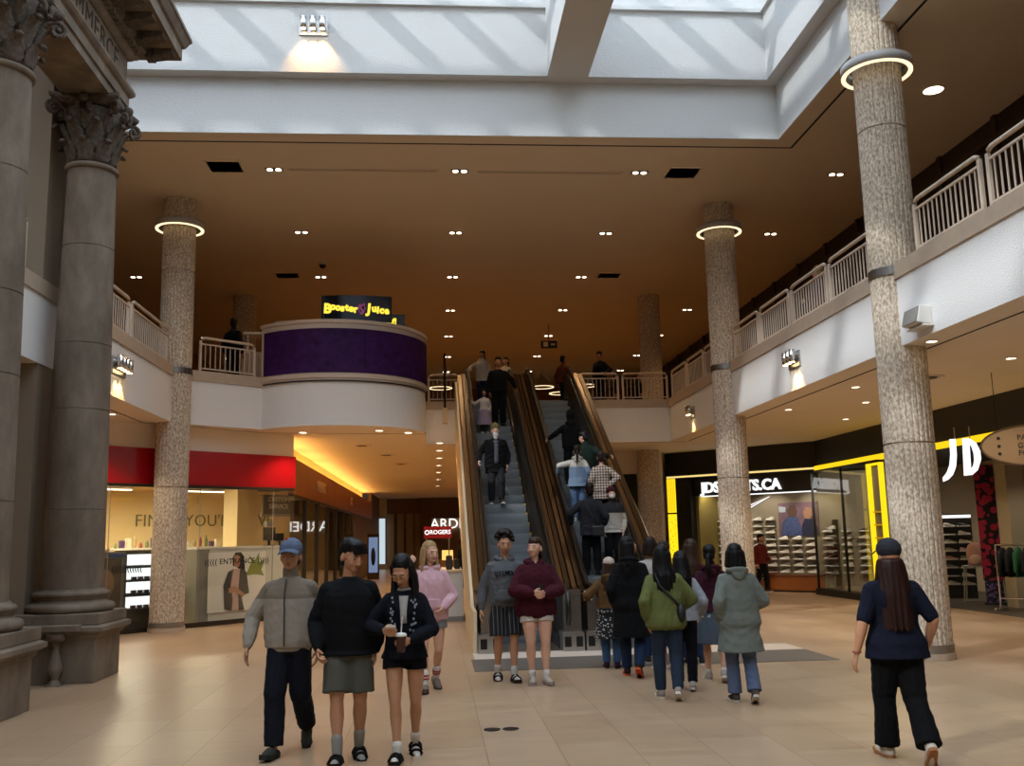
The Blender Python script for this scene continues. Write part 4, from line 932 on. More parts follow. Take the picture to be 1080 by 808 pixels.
for ci,(x,nm_,n_) in enumerate(cols_):
    for r_ in range(n_):
        c_ = seq[(ci*3+r_*(2 if ci%2 else 1)+(r_*r_)%3)%11]
        if ci == 7: c_ = 'white' if r_ > 1 else 'black'
        if ci in (0,1): c_ = ['white','cream','white','black','white','white','grey','white','white'][(r_+ci*4)%9]
        shoe(JW(x,1.42,.5+r_*.195), -pi/4+pi+.25, c_, '%s trainer, %s, %s shelf up' % (c_,nm_,ORD[r_]), 'trainers on the display wall', 1.0)
for i,(x0,x1,y,h_) in enumerate(((1.9,2.95,.75,.52),(3.15,4.55,.35,.48))):
    t = jthing('wood_bench','orange wooden display bench in the sports shop, %s' % ('the one behind the red jumper','the long one at the shop corner')[i],'bench',x0,y)
    MB().box(0,0,.05,x1-x0,.5,h_-.05).build('box', MWOOD, t); MB().box(-.03,-.03,h_-.05,x1-x0+.03,.53,h_).build('top', mat('brown_bench_top','#6a3c18',.45), t); MB().box(.02,.02,0,x1-x0-.02,.48,.05).build('kick', MBLACKP, t)
t = jthing('shoe_stand','black wire shoe stand in front of the wooden bench','stand',2.75,.42)
for x in (-.3,0,.3): MB().cyl((x,0,0),(x,0,.78),.012).build('upright', MBLACKP, t)
MB().cyl((-.32,0,.76),(.32,0,.76),.012).build('rail', MBLACKP, t); MB().box(-.32,-.12,.0,.32,.12,.02).build('foot', MBLACKP, t); MB().cyl((-.32,0,.36),(.32,0,.36),.01).build('rail', MBLACKP, t)
for i,x in enumerate((2.6,2.95)): shoe(JW(x,.3,.37),-pi/4+pi,'black','black trainer hanging on the wire stand, %s' % ('left','right')[i],'trainers on the wire stand')
# glass corner and window along the front
w5 = struct('window_5', MB().box(10.35,22.2,0,10.75,26.1,.16).box(10.5,22.2,3.3,10.65,26.1,3.36), MDARK, 'glass corner window of the sports shop', 'window')
MB().box(10.42,22.2,.16,10.43,26.1,3.3).build('window_pane', MGLASS, w5)
for y in (26.05,24.1,22.3): MB().box(10.4,y-.02,.16,10.46,y+.02,3.3).build('mullion', MBLACKP, w5)
for r_ in range(7): shoe((10.75,25.75,.55+r_*.2), pi, ['white','grey','black','red','grey','black','white'][r_], 'trainer behind the corner glass, %s shelf from the bottom' % ORD[r_], 'trainers behind the corner glass')
t = thing('shoe_tower','dark slim shoe tower behind the corner glass','stand',(10.9,25.75,0)); MB().box(-.02,-.2,0,.03,.2,2.0).build('back', mat('smoke_panel','#6b665c',.5), t)
for r_ in range(7): MB().box(-.3,-.2,.535+r_*.2,-.02,.2,.55+r_*.2).build('ledge', mat('dark_ledge','#3a3734',.4), t)
t = thing('yellow_portal','yellow lit portal frame beside the corner window','frame',(10.3,21.9,0))
MB().box(-.05,.16,0,.05,.34,3.25).build('post', MYEL, t); MB().box(-.05,-.38,0,.05,-.29,3.25).build('post', MYEL, t); MB().box(-.05,-.29,3.2,.05,.16,3.25).build('lintel', MYEL, t)
MB().box(.0,-.29,0,.06,.16,3.2).build('back_panel', mat('grey_portal_back','#6a675c',.4), t)
for i in range(7): MB().box(-.04,-.29,.3+i*.3,.0,.16,.33+i*.3).build('bar', mat('gold_bar','#c9a21a',.4,emit='#c9a21a',es=.3), t)
t = thing('blue_banner','dark blue banner strip between the yellow portal and the granite column','banner',(10.35,20.95,0)); MB().box(-.03,-.3,0,.03,.3,3.0).build('cloth', mat('navy_banner','#1d2750',.7,var=.3,vs=4), t); MB().box(-.04,-.32,3.0,.04,.32,3.06).build('rod', MBLACKP, t)
def mannequin(name, loc, rz, top, bottom, label, headc='#2a2826'):
    t = thing(name, label, 'mannequin', loc, rz); hm = mat('mannequin_'+headc[1:], headc, .4)
    m = MB(); m.ell((0,0,1.62),.075,.09,.11); m.cyl((0,0,1.4),(0,0,1.55),.045); m.build('head', hm, t, True)
    el = lambda z,rx,ry: [(rx*cos(a),ry*sin(a),z) for a in np.linspace(0,2*pi,16,endpoint=False)]
    m = MB(); m.loft([el(.86,.18,.13),el(1.0,.16,.12),el(1.12,.15,.11),el(1.3,.19,.13),el(1.4,.19,.11),el(1.46,.08,.07)])
    for s in (-1,1): m.cap((s*.19,0,1.38),(s*.25,0,1.1),.06,.05); m.cap((s*.25,0,1.1),(s*.24,-.05,.86),.05,.045)
    m.build('top', top, t, True)
    m = MB(); m.loft([el(.8,.17,.12),el(.92,.17,.12),el(1.0,.15,.11)])
    for s in (-1,1): m.cap((s*.09,0,.85),(s*.1,0,.12),.09,.06)
    m.build('trousers', bottom, t, True)
    m = MB()
    for s in (-1,1): m.ell((s*.1,-.05,.05),.045,.13,.05)
    m.build('shoes', MSOLE, t, True); MB().cyl((0,0,0),(0,0,.012),.25,None,24).build('base', MSTEEL, t)
    return t
mannequin('mannequin',(11.0,23.5,0),-pi/2,mat('black_track_top','#141416',.7),mat('black_track_pants','#101012',.7),'black-clad mannequin behind the corner glass')
mannequin('mannequin',(11.1,22.5,0),-pi/2,mat('coral_top','#b9706a',.8),mat('grey_pants','#6d6a66',.8),'mannequin in a coral top beside the yellow portal','#cfc6b8')
# hanging letters and the oval sign
t = thing('hanging_letters','large white lit pair of shop initials hanging from the black fascia','sign',(10.2,17.9,2.7), radians(58)); t.scale = (.35,.82,1)
m = MB(); LJ = [(-.46,-.02),(-.46,-.1),(-.34,-.06),(-.23,.03),(-.15,.18),(-.11,.4),(-.1,.72),(-.24,.72),(-.25,.42),(-.29,.22),(-.36,.08)]
def xyprism(poly, d=.1): return MB().prism(poly,0,d).xf(Matrix.Rotation(-pi/2,4,'Z') @ Matrix.Rotation(pi/2,4,'X'))
xyprism(LJ).build('letter', MWLIT, t)
outer = [(.0,.0),(.2,.02),(.33,.12),(.4,.34),(.36,.56),(.24,.7),(.06,.72)]; inner = [(.16,.14),(.22,.2),(.26,.36),(.22,.54),(.18,.58)]
m = MB(); n_ = 0
O_ = [(.0,.0),(.18,.01),(.31,.1),(.40,.3),(.40,.46),(.33,.62),(.2,.71),(.04,.72)]; I_ = [(.17,.14),(.185,.145),(.22,.19),(.25,.3),(.25,.42),(.225,.53),(.2,.58),(.185,.59)]
rows = []
for d in (0,.1):
    pass
vs = []; 
for d in (0,.1): vs += [(-0+d,-x,z) for x,z in O_]+[(d,-x,z) for x,z in I_]
k = len(O_); fs = []
for i in range(k):
    j = (i+1)%k
    fs.append((i,j,k+j,k+i)); fs.append((2*k+j,2*k+i,3*k+i,3*k+j)); fs.append((j,i,2*k+i,2*k+j)); fs.append((k+i,k+j,3*k+j,3*k+i))
m.add(vs, fs); o = m.build('letter', MWLIT, t); o.location = (-.1,0,0)
for y in (.12,-.2): MB().cyl((0,y,.7),(0,y,.95),.012).build('hanger', MSTEEL, t)
t = thing('oval_sign','tan oval directory sign hanging by a thin cable outside the sports shop','sign',(9.58,14.6,2.99),-.35)
m = MB(); m.loft([[(.8*cos(a),.0,.31*sin(a)) for a in np.linspace(0,2*pi,40,endpoint=False)],[(.8*cos(a),.06,.31*sin(a)) for a in np.linspace(0,2*pi,40,endpoint=False)]]); m.build('board', mat('tan_sign_board','#8f7a63',.4), t)
m = MB(); m.tube([(.805*cos(a),.03,.315*sin(a)) for a in np.linspace(0,2*pi,41)],.03,6); m.build('rim', mat('dark_sign_rim','#57473a',.4), t)
for i,(s_,z) in enumerate((('PARKING',.13),('GUEST SERVICES',.0),('FOOD COURT',-.12))):
    textmesh('lettering',s_,.12,.003,mat('dark_brown_ink','#2d211a',.6),t,(-.28,-.005,z),(pi/2,0,0),.001,'LEFT')
    MB().cyl((-.55,0,z),(-.55,-.006,z),.028,None,8).build('bullet', MBLACKP, t)
for x in (-.55,.55): MB().cyl((x,.03,.2),(x,.03,ZS-2.99),.006,None,5).build('cable', MBLACKP, t)
# goods inside the front part of the shop
t = thing('shoe_rack','tall dark shoe rack inside the sports shop right of the nearest column','rack',(12.6,23.3,0),-.6)
MB().box(-.65,0,0,.65,.1,2.05).build('back', MBLACKP, t)
for r_ in range(8): MB().box(-.65,-.25,.32+r_*.2,.65,0,.335+r_*.2).build('shelf', mat('dark_ledge','#3a3734'), t)
MB().box(-.65,-.05,1.95,.65,0,2.02).build('header_light', MWLIT, t)
Rk = Matrix.Translation((12.6,23.3,0)) @ Matrix.Rotation(-.6,4,'Z')
for r_ in range(8):
    for c in range(4):
        cc = ['grey','white','pink','black','cream'][(r_*2+c*3)%5]
        shoe(Rk @ Vector((-.48+c*.32,-.14,.335+r_*.2)), -.6+.3, cc, '%s trainer on the tall dark rack, %s from left, %s shelf up' % (cc,ORD[c],ORD[r_]), 'trainers on the tall dark rack')
t = thing('display_table','small grey metal display table inside the sports shop','table',(12.75,21.9,0),-.6)
MB().box(-.45,-.3,.8,.45,.3,.83).build('tabletop', MGREYP, t)
for x in (-.4,.4):
    for y in (-.25,.25): MB().cyl((x,y,.8),(x*1.12,y*1.1,0),.016).build('leg', MGREYP, t)
MB().box(-.47,-.3,.04,.47,-.27,.07).build('rail', MGREYP, t)
t = thing('pink_backpack','dusty pink backpack standing on the grey display table','backpack',(12.6,21.95,.83),-.6)
m = MB(); m.ell((0,0,.27),.2,.12,.28); m.box(-.16,-.1,0,.16,.1,.2); m.build('body', mat('dusty_pink','#a98072',.8), t, True); MB().ell((0,-.11,.14),.13,.06,.12).build('pocket', mat('pale_pink','#c2a191',.8), t, True); MB().tube([(-.05,0,.53),(-.04,0,.6),(.04,0,.6),(.05,0,.53)],.012,6).build('handle', mat('dusty_pink','#a98072'), t)
t = thing('patterned_banner','tall crimson and black patterned fabric column inside the sports shop','banner',(12.4,20.95,0),-.6)
MB().box(-.2,-.1,.55,.2,.1,3.1).build('upper_cloth', spots('crimson_pattern','#14090d','#9a1c3a',7,.52), t); MB().box(-.18,-.1,.06,.18,.1,.55).build('lower_cloth', spots('violet_pattern','#191522','#5b4a7c',14,.5), t); MB().box(-.22,-.12,0,.22,.12,.06).build('foot', MBLACKP, t)
struct('trim_14', MB().box(12.3,19.95,0,12.7,20.35,3.5), mat('beige_pillar_paint','#ab9e84',.6), 'beige pillar inside the sports shop', 'pillar')
t = thing('clothes_rack','chrome clothes rack with dark garments at the right edge of the sports shop','rack',(12.1,18.9,0),-.9)
for x in (-.75,.75):
    MB().cyl((x,0,0),(x,0,1.35),.02).build('upright', MCHROME, t); MB().cyl((x,-.3,.05),(x,.3,.05),.02).build('foot', MCHROME, t)
MB().cyl((-.75,0,1.34),(.75,0,1.34),.018).build('rail', MCHROME, t); MB().cyl((-.75,0,.25),(.75,0,.25),.014).build('stretcher', MCHROME, t)
Rk = Matrix.Translation((12.1,18.9,0)) @ Matrix.Rotation(-.9,4,'Z')
def garment(loc, rz, m, label, group, h_=.62, nm_='hanging_garment'):
    t = thing(nm_, label, 'garment', loc, rz, group)
    el = lambda z,rx,ry: [(rx*cos(a),ry*sin(a),z) for a in np.linspace(0,2*pi,12,endpoint=False)]
    b = MB(); b.loft([el(-h_,.05,.2),el(-.3,.045,.2),el(-.12,.045,.2),el(-.05,.04,.12),el(-.02,.02,.04)]); b.cap((0,.2,-.15),(0,.24,-.5),.045,.035); b.cap((0,-.2,-.15),(0,-.24,-.5),.045,.035)
    b.build('cloth', m, t, True); MB().tube([(0,-.16,-.1),(0,0,-.03),(0,.0,.02),(0,.02,.04)],.006,5).build('hanger', MCHROME, t)
for k in range(9):
    c = ['black','black','green','black','charcoal','black','black','white','black'][k]
    garment(Rk @ Vector((-.62+k*.155,0,1.31)), -.9, mat('cloth_'+c, {'black':'#0e0e10','green':'#1f5a36','charcoal':'#2b2b2e','white':'#b5afa5'}[c], .9), '%s garment on the chrome rack, %s from its left end' % (c,ORD[k]), 'garments on the chrome rack')
t = thing('light_frame','white lit rectangular frame behind the clothes rack','frame',(13.2,20.3,0),-.9)
for (x0,z0,x1,z1) in ((-.5,.9,-.44,2.4),(.44,.9,.5,2.4),(-.5,2.34,.5,2.4)): MB().box(x0,-.03,z0,x1,.03,z1).build('tube', MWLIT, t)
MB().box(-.5,-.05,0,-.44,.05,.9).build('leg', MSTEEL, t); MB().box(.44,-.05,0,.5,.05,.9).build('leg', MSTEEL, t); MB().cyl((-.5,0,1.9),(.5,0,1.9),.015).build('rail', MSTEEL, t)
Rk = Matrix.Translation((13.2,20.3,0)) @ Matrix.Rotation(-.9,4,'Z')
for k in range(5): garment(Rk @ Vector((-.36+k*.18,0,1.87)), -.9, mat('cloth_peach','#c9a48a',.9), 'peach garment hanging inside the lit frame, %s from its left' % ORD[k], 'garments in the lit frame', .75)
for i,(x,y) in enumerate(((11.9,23.6),(13.2,23.0),(12.2,18.6),(11.7,17.0),(13.6,21.6))):
    t = thing('track_spot','small spotlight under the black shop ceiling, %s from the left' % ORD[i],'lamp',(x,y,3.3),0,'spotlights in the sports shop'); MB().cyl((0,0,.02),(0,0,.15),.05,None,14).build('can', MBLACKP, t); MB().ell((0,0,.01),.05,.05,.02).build('lens', MDOWN, t)
# ------------------------------------------------------------------ people
def remesh(mb, name, m, voxel, smooth=4, folds=0, fseed=0, parent=None, fdir=(.8,.8,.7), ffreq=46, sf=.5):
    me = mb.mesh(name+'_raw', m)
    o = bpy.data.objects.new(name+'_raw', me); C.objects.link(o)
    r = o.modifiers.new('r','REMESH'); r.mode = 'VOXEL'; r.voxel_size = voxel; r.use_smooth_shade = True
    if smooth: s = o.modifiers.new('s','SMOOTH'); s.factor = sf; s.iterations = smooth
    dg = bpy.context.evaluated_depsgraph_get()
    out = bpy.data.meshes.new_from_object(o.evaluated_get(dg)); out.name = name
    bpy.data.objects.remove(o); bpy.data.meshes.remove(me)
    if folds:
        n = len(out.vertices); co = np.empty(n*3); out.vertices.foreach_get('co', co); co = co.reshape(-1,3)
        no = np.empty(n*3); out.vertices.foreach_get('normal', no); no = no.reshape(-1,3)
        rs = np.random.RandomState(fseed+3); d = np.zeros(n); folds *= 1.05
        warp = sum(np.sin(co @ (rs.normal(size=3)*6)+rs.uniform(0,6.28))*.5 for _ in range(3))
        msk = .45+.55*np.clip(.5+warp*.8,0,1)
        for k in range(7):
            v = rs.normal(size=3)*np.array(fdir); v /= np.linalg.norm(v)
            d += (.75-1.5*np.abs(np.sin(co @ (v*ffreq*rs.uniform(.45,1.1))+warp*1.7+rs.uniform(0,6.28))))*rs.uniform(.5,1)/(1+.25*k)*msk
        co = co+no*(d*folds/2.6)[:,None]; out.vertices.foreach_set('co', co.ravel()); out.update()
    if not out.materials: out.materials.append(m)
    out.polygons.foreach_set('use_smooth', [True]*len(out.polygons))
    ob = link(name, out, parent); return ob
SKIN = {'light':mat('skin_light','#c99a80',.55,var=.05,vs=20),'tan':mat('skin_tan','#b07f60',.55,var=.05,vs=20),'med':mat('skin_medium','#a87556',.55,var=.05,vs=20),'pale':mat('skin_pale','#d2a790',.55,var=.05,vs=20)}
MEYE = mat('eye_dark','#1a120e',.2); MLIP = {k: mat('lip_'+k, c, .5) for k,c in (('light','#a8604f'),('tan','#8a4f40'),('med','#84493a'),('pale','#b5685c'))}
MBROW = mat('brow_dark','#2a1d15',.9)
HAIRM = {k: mat('hair_'+k, c, .5, var=.35, vs=40, stretch=(6,6,.6), spec=.2) for k,c in (('black','#0c0a0a'),('dark','#1b120d'),('brown','#33201560'[:7]),('blond','#9a7a52'),('auburn','#26120d'),('grey','#c9c4bc'))}
CL = {}
def cloth(c, rough=.9): return mat('cloth_'+c.strip('#'), c, rough, bump=.2, bs=120, spec=.18)
def ik(a, c, l1, l2, pole):
    a = Vector(a); c = Vector(c); d = c-a; L = d.length
    mx = (l1+l2)*.999
    if L > mx: c = a+d*(mx/L); d = c-a; L = mx
    t = d/L; x = (l1*l1-l2*l2+L*L)/(2*L); h = sqrt(max(l1*l1-x*x,0))
    p = Vector(pole); p = p-t*p.dot(t); p = p.normalized() if p.length > 1e-6 else t.orthogonal().normalized()
    return a+t*x+p*h, c
def person(label, loc, heading, H=1.7, pose=None, w=1.0, fem=False, skin='light', hair=None, hairc='dark', wear=(), vox=.008, seed=0, face=True, hands='relax', name='person', belly=0, hs_=1.13):
    po = dict(LF=(.1,0,.085,0), RF=(-.1,0,.085,0), LH=(.08,-.04,-.5), RH=(.08,-.04,-.5), lean=0, twist=0, hy=0, hp=0, side=0, drop=0, LE=(.5,.8,-.1), RE=(.5,.8,-.1), LU=None, RU=None, gx=0)
    po.update(pose or {})
    s = H/1.75; cv = vox
    hipw = .095 if fem else .09; shw = (.142 if fem else .16)*(.45+.55*w)
    L1, L2 = .425, .41
    LF, RF = Vector(po['LF'][:3]), Vector(po['RF'][:3])
    pz = 9
    for f,sx in ((LF,1),(RF,-1)):
        dx, dy = f.x-sx*hipw-po['gx'], f.y
        pz = min(pz, f.z+sqrt(max((L1+L2)**2*.992-dx*dx-dy*dy,.05)))
    pz -= po['drop']; PEL = Vector((po['gx'],0,pz+.02)); base = .955
    le, tw, sd = radians(po['lean']), radians(po['twist']), radians(po['side'])
    def T(x,y,z):
        """torso space (standing, pelvis at z=.955) to the posed figure"""
        t = min(max((z-.95)/.4,0),1); q = z-base
        R = Matrix.Rotation(le*min(1,max(0,.25+t)),3,'X') @ Matrix.Rotation(sd*t,3,'Y') @ Matrix.Rotation(tw*t,3,'Z')
        return (PEL+R @ Vector((x,y,q)))
    Rt = Matrix.Rotation(le,3,'X') @ Matrix.Rotation(sd,3,'Y') @ Matrix.Rotation(tw,3,'Z')
    neck = T(0,.01,1.49); headp = T(0,-.005,1.545)
    Rh = Matrix.Rotation(radians(po['hy'])+tw*.6,3,'Z') @ Matrix.Rotation(radians(po['hp'])+le*.6,3,'X')
    HS = hs_
    def Hd(x,y,z): return headp+Rh @ Vector((x*HS,y*HS,z*HS))
    arms = {}; 
    for k,sx in (('L',1),('R',-1)):
        sh = T(sx*shw,.005,1.382); h = po[k+'H']; e = po[k+'E']
        wr = sh+Rt @ Vector((sx*h[0],h[1],h[2])); el, wr = ik(sh, wr, .285, .255, Rt @ Vector((sx*e[0],e[1],e[2])))
        arms[k] = (sh, el, wr)
    legs = {}
    for k,sx,f in (('L',1,LF),('R',-1,RF)):
        hp = PEL+Vector((sx*hipw,0,-.02)); kn, an = ik(hp, f, L1, L2, (sx*.08,-1,0)); legs[k] = (hp, kn, an)
    def foot(k):
        sx = 1 if k == 'L' else -1; pf = po[k+'F']; an = legs[k][2]
        M = Matrix.Translation(an) @ Matrix.Rotation(sx*radians(pf[4] if len(pf) > 4 else 8),4,'Z') @ Matrix.Rotation(radians(pf[3] if len(pf) > 3 else 0),4,'X')
        return M
    def ellr(z, rx, ry, yo=0, n=18): return [T(rx*cos(a), ry*sin(a)+yo, z) for a in np.linspace(0,2*pi,n,endpoint=False)]
    bw = w
    if fem: ST = [(.84,.15,.105,.01),(.90,.172,.118,.012),(.96,.168,.115,.01),(1.03,.145,.1,0),(1.10,.128,.09,-.003),(1.18,.13,.093,-.005),(1.28,.148,.112,-.014),(1.34,.146,.106,-.008),(1.39,.122,.088,.0),(1.44,.08,.066,.006),(1.48,.06,.058,.008)]
    else: ST = [(.84,.14,.1,.01),(.90,.158,.112,.01),(.96,.158,.112,.005),(1.03,.148,.105,0),(1.10,.142,.102,-.003),(1.18,.148,.105,-.005),(1.28,.165,.118,-.008),(1.34,.162,.113,-.005),(1.39,.137,.095,.0),(1.44,.09,.072,.006),(1.48,.066,.06,.008)]
    ST = [(z,rx*bw,ry*(.6+.4*bw)+(belly*exp(-((z-1.08)/.12)**2)),yo-(belly*.6*exp(-((z-1.08)/.12)**2))) for z,rx,ry,yo in ST]
    AR = (.047*(.4+.6*bw),.04*(.5+.5*bw),.027)
    LR = (.083*(.3+.7*bw) if not fem else .09*(.3+.7*bw), .056*(.5+.5*bw), .036)
    b = MB()
    b.loft([ellr(*q) for q in ST])
    b.cap(neck, headp+Rh @ Vector((0,0,.05)), .054 if not fem else .047, .05 if not fem else .044)
    fingers_ = {}
    for k,sx in (('L',1),('R',-1)):
        sh, el, wr = arms[k]
        b.cap(T(0,.02,1.43), sh, .045, .047*(.4+.6*bw)); b.cap(sh, el, *AR[:2]); b.cap(el, el.lerp(wr,.35), AR[1], AR[1]*.98); b.cap(el.lerp(wr,.35), wr, AR[1]*.95, AR[2])
        hp, kn, an = legs[k]
        b.cap(hp+Vector((0,0,-.02)), hp.lerp(kn,.55)+Vector((0,-.008,0)), LR[0], LR[0]*.86); b.cap(hp.lerp(kn,.55)+Vector((0,-.008,0)), kn, LR[0]*.86, LR[1]*.95); mid = kn.lerp(an,.3)+Vector((0,.024,0)); b.cap(kn, mid, LR[1]*.88, LR[1]*1.0); b.cap(mid, kn.lerp(an,.62)+Vector((0,.012,0)), LR[1]*1.0, LR[1]*.74); b.cap(kn.lerp(an,.6)+Vector((0,.012,0)), an, LR[1]*.74, LR[2]*.92)
        M = foot(k)
        b.cap(M @ Vector((0,.03,-.045)), M @ Vector((0,-.1,-.055)), .036, .032); b.cap(M @ Vector((.005,-.1,-.058)), M @ Vector((.012*sx,-.155,-.065)), .034, .022)
        # hand
        d = (wr-el).normalized(); u = po[k+'U']
        if u is not None: u = Vector((sx*u[0],u[1],u[2]))
        else: u = Vector((0,-1,0)) if d.z < -.6 else Vector((0,-.2,1))
        u = (u-d*u.dot(d)).normalized(); n = d.cross(u)*(1 if sx > 0 else -1)
        # n: palm side
        if n.dot(Vector((-sx,0,0))) < 0 and d.z < -.6: n = -n
        mode = hands if isinstance(hands,str) else hands.get(k,'relax')
        curl = {'relax':.34,'hold':.8,'open':.1,'fist':1.15,'rail':.55}[mode]
        for i,(off,fl) in enumerate(((.030,.072),(.010,.08),(-.010,.074),(-.029,.058))):
            mc0 = wr+u*off*.55+d*.02; kn_ = wr+d*.088+u*off+n*(-.004+.002*i); b.cap(mc0, kn_, .0125,.0115,8,2)
            dd = (d+u*(off*1.6)).normalized(); p = kn_; a = curl*.7
            for seg,ll,r_ in ((0,.45,.0098),(1,.33,.009),(2,.26,.008)):
                v = dd*cos(a)+n*sin(a); q = p+v*fl*ll; b.cap(p, q, r_, r_*.92, 8, 2); p = q; a += curl*.75
        tb = wr+d*.03+u*.022; tm = tb+(d*.55+u*.62+n*.3).normalized()*.042; tt = tm+(d*.85+u*.15+n*(.25+.4*curl)).normalized()*.038
        b.cap(wr+d*.012+u*.012, tb, .015,.014,8,2); b.cap(tb, tm, .0135,.0115,8,2); b.cap(tm, tt, .011,.009,8,2)
        arms[k] += (wr+d*.085+n*.03, d, u, n)
    # head
    hs = 1.0
    def he(c,rx,ry,rz,m=None): b.ell(Hd(*c), rx*HS, ry*HS, rz*HS, Rh if m is None else Rh @ m)
    he((0,.015,.125),.074,.094,.088); he((0,-.025,.062),.058,.066,.062); he((0,-.055,.022),.033,.032,.026); he((0,-.045,.09),.062,.052,.06)
    for sx in (-1,1):
        he((sx*.072,.014,.083),.01,.018,.028); he((sx*.036,-.066,.066),.022,.018,.02)
    b.cap(Hd(0,-.088,.105), Hd(0,-.107,.064), .008, .0115); 
    for sx in (-1,1): b.cap(Hd(sx*.008,-.1,.060), Hd(sx*.013,-.094,.058), .009,.008,8,2)
    b.cap(Hd(-.036,-.08,.122), Hd(.036,-.08,.122), .011,.011)
    for sx in (-1,1): he((sx*.031,-.07,.098),.022,.014,.016)
    t = remesh(b, name, SKIN[skin], vox, 3)
    tag(t, label, 'person')
    parts = {}
    def child(mb, nm, m, v=None, **k):
        o = remesh(mb, nm, m, v or vox*1.25, parent=t, **k); return o
    # face parts
    if face:
        for sx in (-1,1):
            e = MB(); e.ell(Hd(sx*.031,-.083,.098), .0115,.009,.0058, Rh, 10, 6); e.build('eye', MEYE, t, True)
            e = MB(); e.cap(Hd(sx*.014,-.096,.119), Hd(sx*.048,-.085,.121), .0032,.0024,6,2); e.build('eyebrow', HAIRM.get(hairc,MBROW), t, True)
        e = MB(); e.cap(Hd(-.02,-.089,.033), Hd(0,-.097,.0345), .005,.0068,6,2); e.cap(Hd(0,-.097,.0345), Hd(.02,-.089,.033), .0068,.005,6,2); e.build('lips', MLIP[skin], t, True)
    # hair
    if hair:
        h = MB(); hm = HAIRM[hairc]; down = Vector((0,0,-1))
        hat = any(i_[0] in ('cap','beanie','hoodup') for i_ in wear)
        E = lambda c,rx,ry,rz: None if (hat and c[2] > .14) else h.ell(Hd(*c), rx*HS, ry*HS, rz*HS, Rh)
        if hair != 'undercap': E((0,.024,.148),.081,.095,.084); E((0,.045,.10),.076,.07,.075)
        if hair in ('short','fade'):
            E((0,-.01,.19),.068,.078,.045); E((0,.05,.06),.068,.055,.06)
        if hair == 'fringe':
            E((0,-.02,.185),.075,.082,.05)
            for x in np.linspace(-.055,.055,7): h.cap(Hd(x,-.065,.195), Hd(x*1.05+.006,-.094,.142), .018,.011)
            E((0,.05,.06),.07,.055,.06)
        if hair == 'curly':
            rs = random.Random(seed)
            for i in range(90):
                a = rs.uniform(0,2*pi); e_ = rs.uniform(-.1,1.4)
                c = (cos(a)*cos(e_)*.096, .012+sin(a)*cos(e_)*.108, .15+sin(e_)*.1)
                if c[1] < -.05 and c[2] < .165: continue
                h.ell(Hd(*c),.03,.03,.026,None,8,5)
        if hair in ('long','verylong','undercap','wavy','side'):
            ln = {'long':.30,'verylong':.52,'undercap':.5,'wavy':.34,'side':.3}[hair]
            top = .06 if hair == 'undercap' else .13
            for i,a in enumerate(np.linspace(-105,105,13)):
                aa = radians(a); fx, fy = sin(aa), cos(aa)
                p0 = Hd(fx*.07,.02+fy*.075,top); p1 = Hd(fx*.082,.022+fy*.078,.02)
                front = abs(a) > 75
                l_ = ln*(.62 if front and hair == 'undercap' else .85 if front else 1)
                out_ = Rt @ Vector((fx*.10+ (0.02*sin(i*2.1)), (.06+fy*.085) if not front else -.03, 0))
                p2 = Vector((headp.x, headp.y, p1.z-l_*.45))+out_; p3 = Vector((headp.x, headp.y, p1.z-l_))+out_*1.02+Rt @ Vector((0,.01,0))
                if hair == 'wavy': p2 += Vector((.012*sin(i*3),.0,0)); p3 += Vector((.02*sin(i*2.3+1),-.005,.02*sin(i*5)))
                h.cap(p0,p1,.03,.03); h.cap(p1,p2,.03,.028); h.cap(p2,p3,.028,.016)
            if hair == 'side':
                for i in range(4): h.cap(Hd(-.06,-.0,.12), Hd(-.11-.01*i,.0+.02*i,-.02-.02*i), .025,.018)
        if hair in ('pony','highpony','lowpony'):
            E((0,-.005,.165),.072,.085,.06)
            z0 = {'pony':.1,'highpony':.19,'lowpony':.05}[hair]
            p0 = Hd(0,.105,z0); p1 = Hd(0,.145,z0-.03); p2 = p1+Vector((0,.01,-.14))+Rt @ Vector((0,.02,0)); p3 = p2+Vector((.01,-.0,-.16))
            h.cap(p0,p1,.026,.032); h.cap(p1,p2,.034,.034); h.cap(p2,p3,.033,.012)
        if hair == 'bun': E((0,-.005,.165),.072,.085,.06); E((0,.12,.14),.042,.042,.042)
        if hair == 'bob':
            for a in np.linspace(-110,110,13):
                aa = radians(a); fx, fy = sin(aa), cos(aa); h.cap(Hd(fx*.07,.02+fy*.075,.13), Hd(fx*.09,.02+fy*.085,.0), .034,.028)
        o = child(h, 'hair', hm, max(vox*1.0,.008), folds=.006, fdir=(1,1,.06), ffreq=70, fseed=seed, smooth=2)
    W_ = {}
    def sleeve(mb, k, frac, l, cuff=0):
        sh, el, wr = arms[k][:3]
        l = l*.78; mb.cap(T(0,.02,1.425), sh, .05+l*.4, AR[0]+l*.85)
        if frac <= .5:
            q = sh.lerp(el, frac*2); mb.cap(sh, q, AR[0]+l*.85, AR[1]+l*.8)
        else:
            q = el.lerp(wr, (frac-.5)*2); mb.cap(sh, el, AR[0]+l*.85, AR[1]+l*1.1); mb.cap(el, el.lerp(q,.7), AR[1]+l*1.1, AR[2]+l*1.15+.006); mb.cap(el.lerp(q,.7), q, AR[2]+l*1.15+.006, AR[2]+l*.5+.004)
